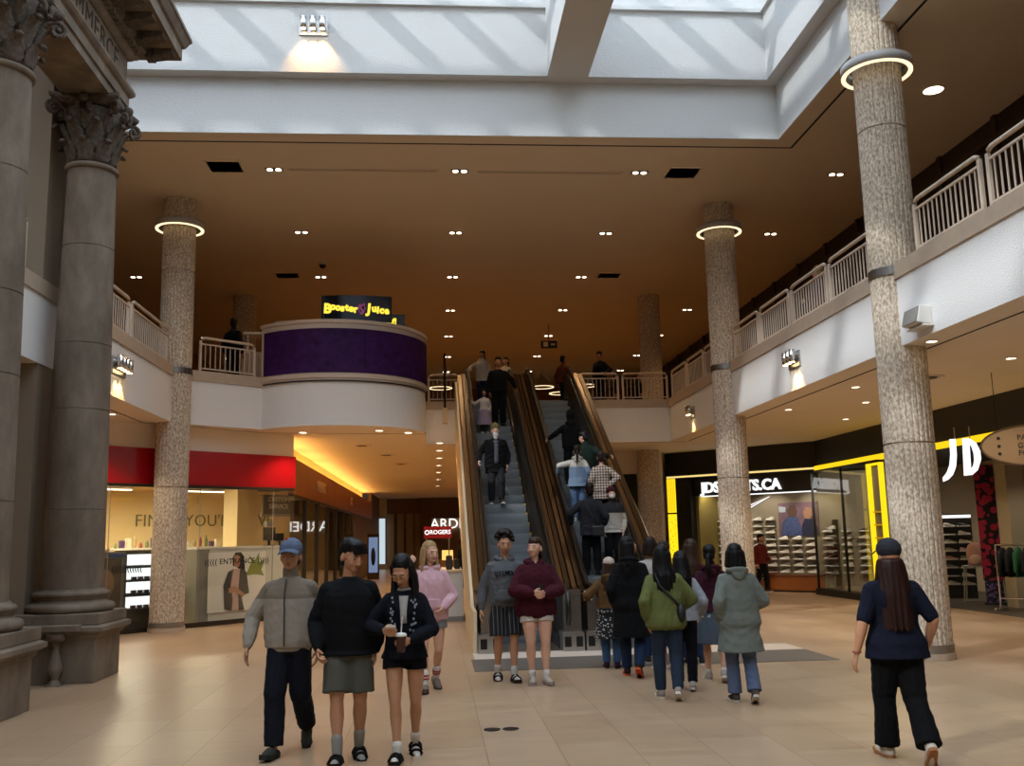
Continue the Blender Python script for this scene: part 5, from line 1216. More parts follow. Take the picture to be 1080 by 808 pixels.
    for it in wear:
        kind, m = it[0], it[1]; o_ = it[2] if len(it) > 2 else {}
        if isinstance(m, str): m = cloth(m)
        l = o_.get('l',.02); v = o_.get('v', vox*1.3); nm = o_.get('name', kind)
        if kind in ('hoodie','sweater','tshirt','jacket','fleece','coat','parka','shirt'):
            g = MB(); hem = o_.get('hem', {'hoodie':.90,'sweater':.88,'tshirt':.84,'jacket':.88,'fleece':.90,'coat':.55,'parka':.52,'shirt':.84}[kind])
            st = [q for q in ST if q[0] > hem+.03]
            z0, rx0, ry0, yo0 = st[0]; fl = o_.get('flare', .0 if kind in ('hoodie','fleece') else .008 if kind == 'tshirt' else .025)
            rings = []
            if hem < .8:
                for z in np.linspace(hem, st[0][0]-.03, 6): u = (st[0][0]-z)/(st[0][0]-hem+1e-6); rings.append(ellr(z, rx0+l+.01+fl*u, ry0+l+.02+fl*u, yo0))
            else: rings.append(ellr(hem, rx0+l+.004+fl, ry0+l+.004+fl, yo0))
            for z,rx,ry,yo in st:
                if z > 1.46: continue
                lo_ = l*(1.35 if z < 1.2 and kind in ('hoodie','sweater','fleece','parka','coat') else 1)
                if kind in ('hoodie','fleece','sweater','parka','coat','jacket') and z < 1.3: rx = max(rx, (.155 if fem else .158)*bw); ry = max(ry, .108*(.6+.4*bw))
                rings.append(ellr(z, rx+lo_, ry+lo_, yo))
            rings.append(ellr(1.475, .075+l*.6, .066+l*.6, .008))
            g.loft(rings)
            if kind in ('hoodie','fleece') : g.loft([ellr(hem-.03, rx0+l*.5, ry0+l*.5, yo0), ellr(hem+.03, rx0+l*.6, ry0+l*.6, yo0)])
            for k in 'LR': sleeve(g, k, o_.get('sleeve', .4 if kind == 'tshirt' else .97), l)
            if kind in ('fleece','jacket','coat') and o_.get('collar',1): g.cap(T(0,.012,1.47), headp+Rh @ Vector((0,.0,.0)), .07, .066)
            if kind == 'sweater' or kind == 'tshirt': g.loft([ellr(1.455,.085+l*.5,.074+l*.5,.006), ellr(1.49,.066,.062,.006)])
            ob = child(g, nm, m, v, folds=o_.get('folds',.011 if kind != 'tshirt' else .009), fseed=seed+len(W_), smooth=5)
            W_[kind] = ob
            if kind == 'hoodie' or o_.get('hood'):
                hd = MB()
                for a in np.linspace(-150,150,13):
                    aa = radians(a); q = T(sin(aa)*.095, .045+cos(aa)*.085-(.02 if abs(a) > 100 else 0), 1.485+.02*cos(aa)); hd.ell(q,.042,.042,.036)
                hd.ell(T(0,.12,1.44),.085,.05,.075)
                child(hd, 'hood', m, v, folds=.008, fseed=seed+5, smooth=4)
            if kind == 'hoodie' and o_.get('pocket',1):
                pk = MB()
                rr = []
                for z,wd in ((.96,.145),(1.02,.145),(1.09,.11),(1.11,.1)):
                    q = min(ST, key=lambda k_: abs(k_[0]-z)); ryl = max(q[2],.108*(.6+.4*bw))+l*1.35+.006
                    rr.append([T(x, -(ryl*sqrt(max(0,1-(x/(.2*bw+l))**2)))+q[3]-dy, z) for x,dy in [(-wd,-.01),(-wd/2,.006),(0,.008),(wd/2,.006),(wd,-.01),(wd,-.03),(-wd,-.03)]])
                pk.loft(rr); pk.build('pocket', m, t, True)
            if o_.get('zip'):
                z_ = MB(); pts = []
                for z in np.linspace(hem+.02,1.46,12):
                    q = min(ST, key=lambda k_: abs(k_[0]-z)); pts.append(T(0, -(max(q[2],.108 if z < 1.3 else 0)+l*(1.35 if z < 1.2 else 1)+.006)+q[3], z))
                z_.tube([p_+Rt @ Vector((0,-.007,0)) for p_ in pts], .006, 6); z_.build('zip', cloth(o_['zip']), t, True)
        elif kind in ('trousers','jeans','shorts','leggings'):
            g = MB(); l = max(.021,o_.get('l',.02)); top = o_.get('top',1.04)
            g.loft([ellr(z, rx+.006+l*.4, ry+.006+l*.4, yo) for z,rx,ry,yo in ST if z <= top])
            for k,sx in (('L',1),('R',-1)):
                hp, kn, an = legs[k]
                if kind == 'shorts':
                    f = o_.get('len',.8); q = hp.lerp(kn,f); r_ = LR[0]+(LR[1]-LR[0])*f
                    g.tube([hp+Vector((-sx*.012,0,-.01)), hp.lerp(q,.5), q],[LR[0]+l*.45, (LR[0]+r_)/2+l*1.1, r_+l*1.6],14)
                else:
                    e_ = an.lerp(kn, o_.get('up',.02)); g.cap(hp+Vector((-sx*.01,0,-.02)), kn, LR[0]+l*.6, LR[1]+l*1.1)
                    fl = o_.get('flare',l); mid = kn.lerp(e_,.3)+Vector((0,.012,0)); g.cap(kn, mid, LR[1]+l, LR[1]+l*.8); g.tube([mid, e_],[LR[1]+l*.9, LR[2]+fl+.008],14)
            child(g, nm, m, v, folds=o_.get('folds',.006), fseed=seed+21, fdir=(.5,.5,1.3) if kind != 'shorts' else (1,1,.2), ffreq=44, smooth=5)
        elif kind == 'skirt':
            g = MB(); hem = o_.get('hem',.55); l = o_.get('l',.012); fl = o_.get('flare',.03)
            rings = [ellr(z, .18*bw+l+fl*(.96-z)/.4, .125*bw+l+fl*(.96-z)/.4+.01, .005) for z in np.linspace(hem,.9,6)]+[ellr(1.0,.15*bw+l,.105*bw+l,0)]
            g.loft(rings); child(g, nm, m, v, folds=.012, fdir=(1,1,.1), ffreq=46, fseed=seed, smooth=4)
        elif kind == 'socks':
            for k in 'LR':
                g = MB(); hp, kn, an = legs[k]; M = foot(k); q = an.lerp(kn, o_.get('up',.3))
                g.cap(an, q, LR[2]+.006, LR[2]+.012); g.cap(M @ Vector((0,.03,-.045)), M @ Vector((0,-.1,-.055)), .041, .038); g.cap(M @ Vector((0,-.1,-.058)), M @ Vector((.01,-.155,-.062)), .038,.027)
                child(g, 'sock', m, vox*1.1, smooth=3)
                if 'stripe' in o_:
                    e = MB()
                    for f in (.45,.7): c = an.lerp(q,f); c2 = an.lerp(q,f+.14); e.cyl(c, c2, LR[2]+.014)
                    e.build('sock_stripe', cloth(o_['stripe']), t, True)
        elif kind in ('shoes','boots','slides','sandals'):
            for k,sx in (('L',1),('R',-1)):
                M = foot(k); g = MB(); sole = []
                for z,kk in ((-.092,.95),(-.088,1.0),(-.062 if kind != 'slides' else -.055,1.0)):
                    sole.append([M @ Vector((x*kk+(.004*sx if y < -.1 else 0),y*(1.0),z+(.012 if y < -.17 else 0))) for x,y in ((0,.085),(-.03,.075),(-.038,.02),(-.037,-.05),(-.05,-.12),(-.036,-.175),(0,-.195),(.036,-.175),(.05,-.12),(.037,-.05),(.038,.02),(.03,.075))])
                if kind in ('shoes','boots'):
                    g.cap(M @ Vector((0,.035,-.04)), M @ Vector((0,-.06,-.05)), .045,.044); g.cap(M @ Vector((0,-.06,-.05)), M @ Vector((0,-.145,-.062)), .045,.034); g.cap(M @ Vector((0,.03,-.04)), M @ Vector((0,.02,0)), .045,.045)
                    if kind == 'boots': hp, kn, an = legs[k]; g.cap(an, an.lerp(kn,.4), .055,.062)
                    sh_ = child(g, kind[:-1] if kind == 'boots' else 'shoe', m, vox*1.1, smooth=3)
                elif kind == 'slides':
                    g.cap(M @ Vector((0,-.05,-.04)), M @ Vector((0,-.12,-.056)), .05,.044); g.cap(M @ Vector((0,-.12,-.056)), M @ Vector((0,-.15,-.06)), .044,.034)
                    if o_.get('clog'): g.cap(M @ Vector((0,.045,-.055)), M @ Vector((0,-.05,-.05)), .045,.046)
                    sh_ = child(g, 'slide', m, vox*1.1, smooth=3)
                else:
                    sh_ = None
                    for y0 in ((-.02,-.065,-.11) if o_.get('straps',3) == 3 else (-.03,-.1)):
                        pts = [M @ Vector((.052*cos(a)*(1.0),y0,-.07+.068*sin(a)*(1 if y0 > -.08 else .75))) for a in np.linspace(0,pi,9)]; g.tube(pts, .014, 6)
                    sh_ = child(g, 'sandal_strap', m, vox*1.0, smooth=2)
                s_ = MB(); s_.loft(sole); s_.build('sole', cloth(o_.get('sole','#d8d2c8')), sh_)
        elif kind == 'cap':
            g = MB(); g.ell(Hd(0,.015,.152),.09*HS,.107*HS,.086*HS, Rh); c_ = child(g, 'cap', m, vox, smooth=3)
            br = MB(); rows = []
            if o_.get('back'): sgn_, y0 = 1, .1
            else: sgn_, y0 = -1, -.06
            for x in np.linspace(-.075,.075,9):
                e_ = sqrt(max(0,1-(x/.08)**2)); rows.append([Hd(x,y0,.155-8*x*x*.5),Hd(x,y0+sgn_*(.03+.085*e_),.135-8*x*x*.6),Hd(x,y0+sgn_*(.03+.085*e_),.142-8*x*x*.6),Hd(x,y0,.163-8*x*x*.5)])
            br.loft(rows); br.build('brim', cloth(o_.get('brim')) if o_.get('brim') else m, c_, True)
        elif kind == 'beanie':
            g = MB(); g.ell(Hd(0,.015,.16),.088*HS,.106*HS,.095*HS, Rh); g.cap(Hd(0,.015,.24),Hd(0,.02,.255),.03,.02); child(g, 'beanie', m, vox, folds=.004, fdir=(1,1,.1), ffreq=80, smooth=3)
        elif kind == 'hoodup':
            g = MB(); g.ell(Hd(0,.03,.12),.1*HS,.112*HS,.122*HS, Rh); g.cap(Hd(0,.03,.05), T(0,.05,1.46), .095,.1); child(g, 'raised_hood', m, v, folds=.008, smooth=4, fseed=seed)
        elif kind == 'beard':
            g = MB(); g.ell(Hd(0,-.06,.01),.06*HS,.05*HS,.055*HS, Rh); g.ell(Hd(0,-.07,-.04),.045*HS,.035*HS,.05*HS, Rh); g.cap(Hd(-.03,-.088,.045),Hd(.03,-.088,.045),.012,.012); child(g, 'beard', m, vox, folds=.004, fdir=(1,1,.1), ffreq=90, smooth=2)
        elif kind == 'mask':
            g = MB(); g.ell(Hd(0,-.062,.045),.058*HS,.056*HS,.05*HS, Rh); child(g, 'face_mask', m, vox, smooth=3)
        elif kind == 'glasses':
            for sx in (-1,1):
                g = MB(); g.tube([Hd(sx*.033+.024*cos(a),-.103,.096+.02*sin(a)) for a in np.linspace(0,2*pi,17)],.0022,5); g.build('spectacle_rim', m, t, True)
                g = MB(); g.cap(Hd(sx*.057,-.1,.1),Hd(sx*.078,.01,.1),.002,.002,5,1); g.build('spectacle_arm', m, t, True)
        elif kind == 'chestprint':
            txt = o_['text']; q = min(ST, key=lambda k_: abs(k_[0]-1.3)); y = -(q[2]+o_.get('ll',.02)+.012)+q[3]; rad = .22
            for i,ch in enumerate(txt):
                x = (i-(len(txt)-1)/2)*o_.get('pitch',.03)
                p_ = T(x, y+ (1-cos(x/rad))*rad*.8, o_.get('z',1.3)-abs(x)*.12)
                lt = textmesh('chest_letter', ch, o_.get('size',.045), .002, m, t, p_, (pi/2+le,0,x/rad+tw), .003)
        elif kind == 'lanyard_dots':
            rs = random.Random(3)
            e = MB()
            for i in range(26):
                z = rs.uniform(1.12,1.42); x = rs.choice((-1,1))*rs.uniform(.05,.12); q = min(ST, key=lambda k_: abs(k_[0]-z)); e.ell(T(x, -(max(q[2],.11)+.03)*sqrt(max(.2,1-(x/.2)**2))+q[3]-.004, z), .009,.004,.012, None, 6, 4)
            e.build('embroidery', m, t)['kind'] = 'stuff'
        elif kind == 'front':   # shirt front seen between open coat edges
            g = MB(); rg = []; wd = o_.get('w',.045)
            for z in np.linspace(*o_['z'],9):
                q = min(ST, key=lambda k_: abs(k_[0]-z)); ry = max(q[2], .108*(.6+.4*bw) if z < 1.3 else 0)+o_.get('ll',.04)*(1.35 if z < 1.2 else 1)
                ww = wd*(1+.5*max(0,(z-1.3)/.15))
                rg.append([T(x, -ry*sqrt(max(0,1-(x/.24)**2))+q[3]-dy, z) for x,dy in ((-ww,.004),(0,.012),(ww,.004),(ww,-.02),(-ww,-.02))])
            g.loft(rg); g.build(nm if nm != 'front' else 'shirt_front', m, t, True)
        elif kind == 'band':   # wide band round the torso between two heights
            g = MB(); z0,z1 = o_['z']; rg = []
            for z in np.linspace(z0,z1,4):
                q = min(ST, key=lambda k_: abs(k_[0]-z)); rg.append(ellr(z, max(q[1],.158*bw)+l, max(q[2],.108)+l, q[3]))
            g.loft(rg); child(g, nm, m, v, folds=.006, smooth=3)
    t.location = loc; t.rotation_euler = (0,0,radians(heading)); t.scale = (s,s,s)
    Mw = Matrix.Translation(Vector(loc)) @ Matrix.Rotation(radians(heading),4,'Z') @ Matrix.Scale(s,4)
    info = {'M':Mw, 's':s, 'T':lambda *p: Mw @ T(*p), 'Hd':lambda *p: Mw @ Hd(*p)}
    for k in 'LR':
        sh, el, wr, grip, d, u, n = arms[k]; R = Mw.to_3x3().normalized()
        info[k] = dict(grip=Mw @ grip, d=R @ d, u=R @ u, n=R @ n, wr=Mw @ wr, sh=Mw @ sh, el=Mw @ el)
    t['_i'] = 0; del t['_i']
    return t, info
def stride(f, b, lead='L', wid=.085, lift=35, fy=None):
    """walking legs: lead foot forward by f (heel down), trailing foot back by b with its heel raised"""
    A = (wid,-f,.085,-8); B = (-wid,b,.085+.075*lift/35,lift)
    return dict(LF=A, RF=B) if lead == 'L' else dict(RF=(-wid,-f,.085,-8), LF=(wid,b,.085+.075*lift/35,lift))
V_F, V_M, V_B = .0065, .0085, .011
# --- three young people walking towards the viewer, at left
t, fl = person('man in a blue baseball cap, two-tone beige fleece and dark navy trousers', (-1.22,8.42,0), -8, 1.73,
    dict(stride(.16,.30,'R',.075,45), LH=(.05,.1,-.5), RH=(.16,-.10,-.47), hp=2, hy=6, RE=(.7,.5,-.1)), 1.12, False, 'tan', 'fade', 'black',
    [('fleece', splitz('fleece_two_tone','#6d6050','#8f8577',1.27), dict(l=.034,zip='#3a332c',hem=.90,v=.008)), ('trousers','#14151d',dict(l=.032,flare=.036)), ('slides','#35362e',dict(clog=1,sole='#2b2b26')), ('cap','#566072',dict())], V_F, 1)
e = MB(); e.prism([(-.012,0),(.012,0),(.012,.02),(-.012,.02)],0,.004); e.xf(Matrix.Rotation(pi/2,4,'X'))
o = e.build('cap_emblem', cloth('#a83a3a'), t); o.location = (.0,-.135,1.755)
t, bl = person('young man in a black sweater and grey-green shorts with sandals over socks', (-.70,8.07,0), 4, 1.72,
    dict(RF=(-.085,-.12,.085,-4), LF=(.085,.12,.1,14), RH=(.07,-.12,-.46), LH=(.05,.02,-.5), hy=38, hp=16), 1.12, False, 'tan', 'fringe', 'black',
    [('sweater','#0b0b0d',dict(l=.034,hem=.86,v=.008)), ('shorts','#4d4c42',dict(l=.035,len=.88)), ('socks','#8a867f',dict(up=.28)), ('sandals','#17140f',dict(sole='#1d1915'))], V_F, 2, hands={'R':'hold','L':'relax'})
t, gi = person('young woman with long black hair and glasses looking at her phone', (-.25,8.05,0), -2, 1.60,
    dict(RF=(-.06,-.12,.085,-4), LF=(.075,.22,.12,28), LH=(-.07,-.24,-.31), RH=(.03,-.27,-.22), hy=-16, hp=30, lean=4, LE=(.8,.3,-.5), RE=(.8,.2,-.6)), .92, True, 'tan', 'verylong', 'black',
    [('tshirt','#a9a49c',dict(l=.008,sleeve=.2,hem=.97)), ('jacket','#0b0d15',dict(l=.032,hem=.88,v=.008,collar=0)), ('front','#a09c95',dict(z=(1.2,1.43),w=.028,ll=.032)), ('lanyard_dots','#8b8f96'), ('shorts','#0b0b10',dict(l=.012,len=.34)), ('socks','#c9c3b8',dict(up=.14)), ('sandals','#15130f',dict(sole='#221d18')), ('glasses',mat('gold_wire','#b79a62',.25,metal=.9))], V_F, 3, hands={'L':'hold','R':'hold'})
# pale shirt front that shows between the open jacket edges
def at(info, k, off=(0,0,0)): i = info[k]; return i['grip']+i['d']*off[0]+i['u']*off[1]+i['n']*off[2]
def orient(o, x, y, z, loc):
    M = Matrix((x.normalized(), y.normalized(), z.normalized())).transposed().to_4x4(); M.translation = loc; o.matrix_world = M; return o
ph = thing('smartphone','pale smartphone held by the young woman with long black hair','phone')
MB().box(-.037,-.075,-.004,.037,.075,.004).build('case', MWHITEP, ph, bev=.003); MB().box(-.034,-.072,.0041,.034,.072,.005).build('screen', mat('phone_screen','#20242c',.1), ph)
i = gi['R']; f_ = Vector((.15,-.75,.25)); orient(ph, Vector((1,0,0)), Vector((0,-.8,.35)), Vector((0,.35,.8)), i['grip']+Vector((.0,-.02,.02)))
cu = thing('drink_cup','clear plastic cup of dark drink with a white straw in the young woman\'s hand','cup', gi['L']['grip']+Vector((0,-.01,-.07)))
MB().lathe([(.03,0),(.034,.01),(.043,.12),(.044,.125)],20).build('cup', mat('cola_drink','#3d1713',.15), cu, True); MB().lathe([(.046,.122),(.047,.13),(.04,.145),(.012,.15)],20).build('lid', MWHITEP, cu, True); MB().cyl((0,0,.12),(.012,-.01,.27),.005).build('straw', MWHITEP, cu)
# --- three more walking towards the viewer from the escalator
t, pk = person('young woman with long blond hair in a pale pink hoodie, one hand in her hair', (-.06,11.5,0), 6, 1.68,
    dict(stride(.12,.2,'R',.08,22), RH=(.13,-.08,.12), RE=(1,.1,-.8), LH=(.0,-.16,-.38), LE=(.8,.7,-.1), hy=26, hp=4), 1.0, True, 'light', 'wavy', 'blond',
    [('hoodie','#c9a0a6',dict(l=.042,hem=.86)), ('shorts','#77777a',dict(l=.014,len=.42)), ('socks','#cfc9c2',dict(up=.34,stripe='#9a2f3a')), ('slides','#6f6155',dict(clog=1,sole='#4a4038'))], V_F, 4, hands={'R':'hold','L':'hold'})
t, by = person('young man with curly dark hair in a grey printed hoodie and black striped shorts', (.86,12.1,0), 4, 1.76,
    dict(RF=(-.1,.08,.1,12), LF=(.07,-.12,.085,-4), RH=(.14,.02,-.5), LH=(.05,.05,-.48), hp=4), 1.02, False, 'tan', 'curly', 'dark',
    [('hoodie','#57585a',dict(l=.035,hem=.92)), ('chestprint','#1a1a1c',dict(text='GILMOUR',ll=.04,pitch=.042,size=.07,z=1.31)), ('shorts',wavem('pinstripe','#0e0e10','#5c5c5c',6.5,'X',.93),dict(l=.04,len=.9)), ('socks','#b9b3aa',dict(up=.16)), ('sandals','#2a201c',dict(straps=2,sole='#2a211c'))], V_F, 5)
t, ma = person('young woman in an oversized maroon hoodie and pale shorts looking to one side', (1.2,11.78,0), 6, 1.70,
    dict(RF=(-.07,-.02,.085,0), LF=(.09,-.1,.085,-3), RH=(-.07,-.26,-.26), LH=(-.08,-.25,-.28), RE=(1,.25,-.6), LE=(1,.25,-.6), hy=-38, hp=-6), 1.2, True, 'light', 'lowpony', 'brown',
    [('hoodie','#3d0f1b',dict(l=.05,hem=.84,pocket=0)), ('shorts','#b9b0a4',dict(l=.02,len=.42)), ('socks','#c9c3ba',dict(up=.14)), ('slides','#a8998c',dict(clog=1,sole='#8f8176'))], V_F, 6, hands={'R':'hold','L':'hold'})
o = thing('smartphone','dark smartphone held upright by the young woman in the maroon hoodie','phone'); MB().box(-.036,-.072,-.004,.036,.072,.004).build('case', MBLACKP, o); MB().box(-.033,-.069,.004,.033,.069,.005).build('screen', mat('phone_screen','#20242c'), o)
orient(o, Vector((.8,-.5,.1)), Vector((.2,-.2,.9)), Vector((.5,.8,.1)), ma['L']['grip']+Vector((0,-.01,.06)))
# --- woman walking away at right
t, rw = person('woman in a dark cap, navy t-shirt and black trousers walking away at the right', (3.52,7.36,0), 176, 1.62,
    dict(LF=(.09,-.12,.085,-4), RF=(-.09,.28,.15,50), LH=(.17,.02,-.5), RH=(.12,-.06,-.46), hy=0), 1.34, True, 'tan', 'undercap', 'auburn',
    [('tshirt','#0b0f1e',dict(l=.03,hem=.83,sleeve=.44,v=.008)), ('trousers','#08080a',dict(l=.03,flare=.06,v=.008)), ('shoes','#c9bcae',dict(sole='#9b6a44')), ('cap','#26272c',dict())], V_F, 7)
tag(MB().ring((0,0,-.006),.034,.028,.012,20).build('wrist_bracelet', mat('bracelet_rose','#9a5a4a',.4,metal=.5), None, loc=rw['L']['wr']+rw['L']['d']*-.005), 'thin reddish bracelet on the wrist of the woman in the dark cap','bracelet')
# --- group seen from behind, waiting at the right escalator
t, gr_ = person('woman with long black hair in a green fleece and blue jeans, seen from behind', (2.45,10.4,0), 172, 1.58,
    dict(LF=(.085,-.06,.085,0), RF=(-.09,.2,.13,36), LH=(.06,.02,-.48), RH=(.02,-.2,-.36), RE=(.9,.4,-.2), hy=-30), 1.14, True, 'light', 'long', 'black',
    [('fleece','#5f6438',dict(l=.042,hem=.84)), ('jeans','#25303f',dict(l=.016)), ('shoes','#8f8378',dict(sole='#c9c0b4'))], V_M, 8)
b_ = thing('crossbody_bag','black crossbody bag slung over the green fleece jacket','bag', gr_['T'](-.17,.08,1.0), radians(172))
m = MB(); m.ell((0,0,0),.06,.1,.11); m.build('pouch', mat('black_bag','#0c0c0d',.6), b_, True)
Bi = Matrix.Rotation(-radians(172),4,'Z') @ Matrix.Translation(-Vector(b_.location))
pts = [Bi @ gr_['T'](*q) for q in ((-.16,.1,1.06),(-.1,.165,1.15),(0.0,.17,1.25),(.07,.155,1.33),(.105,.10,1.46),(.10,-.02,1.46),(.04,-.15,1.33),(-.06,-.17,1.18),(-.17,-.06,1.05))]
MB().tube(pts, .014, 6).build('strap', mat('black_bag','#0c0c0d'), b_, True)
t, pa = person('woman with a dark bob in a long grey-green hooded parka, seen from behind', (3.14,10.05,0), 178, 1.58,
    dict(LF=(.08,-.04,.085,0), RF=(-.085,.18,.13,34), LH=(.06,.0,-.48), RH=(-.02,-.16,-.36), RE=(.9,.5,-.2), hy=-22), 1.14, True, 'light', 'bob', 'black',
    [('parka','#6a6f68',dict(l=.045,hem=.58,hood=1,flare=.05)), ('jeans','#56637c',dict(l=.02,flare=.04)), ('shoes','#4a423a',dict(sole='#b9aea0'))], V_M, 9)
t, bc = person('person in a long black hooded coat and dark jeans with orange-soled trainers, seen from behind', (2.42,12.1,0), 165, 1.68,
    dict(LF=(.085,-.1,.085,0), RF=(-.09,.2,.14,42), LH=(.05,-.02,-.49), RH=(.04,-.1,-.46), hy=-50), 1.12, True, 'med', 'long', 'black',
    [('coat','#0a0a0b',dict(l=.045,hem=.52,hood=1,flare=.04)), ('jeans','#1d2c46',dict(l=.016)), ('shoes','#2a1c17',dict(sole='#c2502a'))], V_M, 10)
t, ch = person('child in a brown jacket over a black dotted tunic and purple boots', (2.3,12.9,0), 170, 1.40,
    dict(LF=(.085,-.03,.085,0), RF=(-.085,.05,.085,0), LH=(.22,-.2,-.25), LE=(.6,.5,-.5), RH=(.04,-.04,-.47), hy=10), 1.12, True, 'light', 'long', 'brown',
    [('coat',spots('dotted_tunic','#0c0d14','#b9b4a8',26,.33),dict(l=.03,hem=.5,sleeve=.3,flare=.08,collar=0,name='tunic')), ('jacket','#5a3f22',dict(l=.045,hem=.98,hood=1)), ('jeans','#3f5f86',dict(l=.02)), ('boots','#3a2233',dict(sole='#2a1a24')), ('cap','#b5a596',dict())], V_M, 11)
o = thing('pink_pouch','round pink furry pouch hanging at the child\'s side','bag', ch['T'](-.16,.12,.98)); m = MB(); m.ell((0,0,0),.11,.09,.12); remesh(m,'pouch',cloth('#c9789c'),.01,2,.008,4,o,(1,1,1),60)
t, q_ = person('person with short dark hair and a white top half hidden behind the black hooded coat', (2.95,13.25,0), 175, 1.66,
    dict(hy=-10), 1.05, True, 'light', 'bob', 'dark', [('tshirt','#b9b4ac',dict(l=.03)), ('jeans','#2b3f63',dict()), ('shoes','#3a3a3a')], V_B, 12)
t, q_ = person('person with short dark hair and a white scarf turning to one side in the crowd', (2.98,12.55,0), 205, 1.60,
    dict(hy=-62,hp=4,LF=(.09,-.05,.085,0)), 1.0, True, 'light', 'pony', 'dark', [('jacket','#b0aaa2',dict(l=.03,hem=.9)), ('trousers','#9a6a58',dict(l=.03)), ('shoes','#c9b8ae')], V_B, 13)
t, q_ = person('person with long brown hair and a plain maroon top at the back of the crowd', (3.42,12.95,0), 172, 1.62,
    dict(hy=30), 1.05, True, 'light', 'long', 'brown', [('sweater','#4a1420',dict(l=.03)), ('jeans','#22304c',dict()), ('shoes','#2a2a2a')], V_B, 14)
t, q_ = person('woman with a black ponytail in a maroon jacket and knee-length denim skirt, seen from behind', (3.28,11.5,0), 170, 1.56,
    dict(LF=(.085,-.05,.085,0), RF=(-.09,.18,.12,30), LH=(.05,-.02,-.48), RH=(.05,-.05,-.48), hy=-14), 1.05, True, 'light', 'pony', 'black',
    [('jacket','#35101e',dict(l=.035,hem=.92,hood=1)), ('tshirt','#b9b2aa',dict(l=.022,hem=.84,sleeve=.2)), ('skirt','#4f5a66',dict(hem=.5,flare=.03)), ('socks','#cfc9c0',dict(up=.1)), ('shoes','#a3968a',dict(sole='#cfc8bc'))], V_M, 15)
t, q_ = person('person with pale grey sleeves and black leggings between green fleece and parka', (2.78,10.95,0), 168, 1.5,
    dict(LF=(.08,-.04,.085,0), RF=(-.08,.12,.1,15), LH=(.04,-.05,-.48), RH=(.1,-.12,-.42), hy=25,hp=10), .98, True, 'light', 'long', 'black',
    [('sweater','#8f9094',dict(l=.035,hem=.9)), ('leggings','#101118',dict(l=.01)), ('shoes','#a9a198',dict())], V_M, 16)
# --- escalator riders
def step_z(y): 
    i = int((y-EY0)/(8.8/26)); return max(0, min(ZF, (i+1)*ZF/26)) if y > EY0 else 0.012
def on(x, y): run = 8.8/26; i = int((y-EY0)/run); return (x, EY0+run*(i+.5), (i+1)*ZF/26)
t, q_ = person('grey-bearded man in an olive beanie and black coat riding down the left escalator', on(1.28,19.95), 2, 1.68,
    dict(RF=(-.1,.02,.085,0), LF=(.1,-.14,.085,0), drop=.02, RH=(.2,-.12,-.40), LH=(.07,-.06,-.48), RE=(.6,.8,-.3)), 1.2, False, 'pale', None, 'grey',
    [('tshirt','#55565c',dict(l=.012,hem=.84)), ('coat','#0d0d0e',dict(l=.042,hem=.72,flare=.02)), ('front','#5a5b62',dict(z=(.92,1.43),w=.042,ll=.042)), ('trousers','#232325',dict(l=.024)), ('shoes','#4a4238'), ('beanie','#6a5f3a'), ('beard',HAIRM['grey'])], V_M, 17, hands={'R':'rail','L':'relax'})
t, q_ = person('man all in black near the top of the left escalator', on(1.6,23.5), 4, 1.72,
    dict(LH=(.26,-.05,-.40), LE=(.7,.6,-.2), RH=(.06,-.04,-.5)), 1.18, False, 'med', 'fade', 'black', [('sweater','#0a0a0b',dict(l=.03)), ('trousers','#0b0b0c',dict(l=.03)), ('shoes','#151515',dict(sole='#202020'))], V_B, 18, hands={'L':'rail','R':'relax'})
t, q_ = person('small girl in a white top and lavender skirt reaching for the left escalator handrail', on(1.22,23.3), 4, 1.06,
    dict(RH=(.42,-.12,-.08), RE=(.3,.5,-.8), LH=(.06,-.05,-.48)), 1.15, True, 'med', 'bob', 'black', [('tshirt','#c2b6ab',dict(l=.02,sleeve=.9)), ('skirt','#8f7c8c',dict(hem=.36,flare=.07)), ('leggings','#2b2a30',dict(l=.006)), ('shoes','#b9b2ab')], V_B, 19)
t, q_ = person('woman in a cream hooded jacket at the top of the left escalator', (1.32,25.6,ZF+.012), 0, 1.5,
    dict(RH=(.3,-.15,-.28), LH=(.06,-.04,-.48), hy=-30), 1.1, True, 'med', 'pony', 'dark', [('jacket','#b8ab9b',dict(l=.04,hem=.8,hood=1)), ('jeans','#1d2740',dict()), ('shoes','#333333')], V_B, 20)
t, q_ = person('woman in a white top behind the man in black on the upper landing', (2.02,26.5,ZF), 10, 1.5,
    dict(hy=-50), 1.0, True, 'light', 'highpony', 'dark', [('tshirt','#bdb4aa',dict(l=.03,sleeve=.8)), ('jeans','#1d2740',dict()), ('shoes','#333333')], V_B, 21)
t, q_ = person('person in a rust jacket stepping off the right escalator at the top', (3.62,26.3,ZF), 150, 1.5,
    dict(LF=(.09,-.12,.085,0), RF=(-.09,.15,.12,30), hy=-10), .95, False, 'med', 'short', 'black', [('jacket','#5a2c18',dict(l=.03)), ('trousers','#15161c',dict()), ('shoes','#222222')], V_B, 22)
t, q_ = person('person in a black raised hood holding the left handrail of the right escalator', on(2.98,20.9), 176, 1.62,
    dict(LH=(.36,-.05,-.26), LE=(.6,.5,-.5)), 1.12, False, 'light', None, 'dark', [('hoodie','#0b0b0d',dict(l=.035,pocket=0)), ('hoodup','#0b0b0d'), ('trousers','#0d0d0f',dict(l=.03)), ('shoes','#1a1a1a')], V_B, 23, hands={'L':'rail','R':'relax'}, face=False)
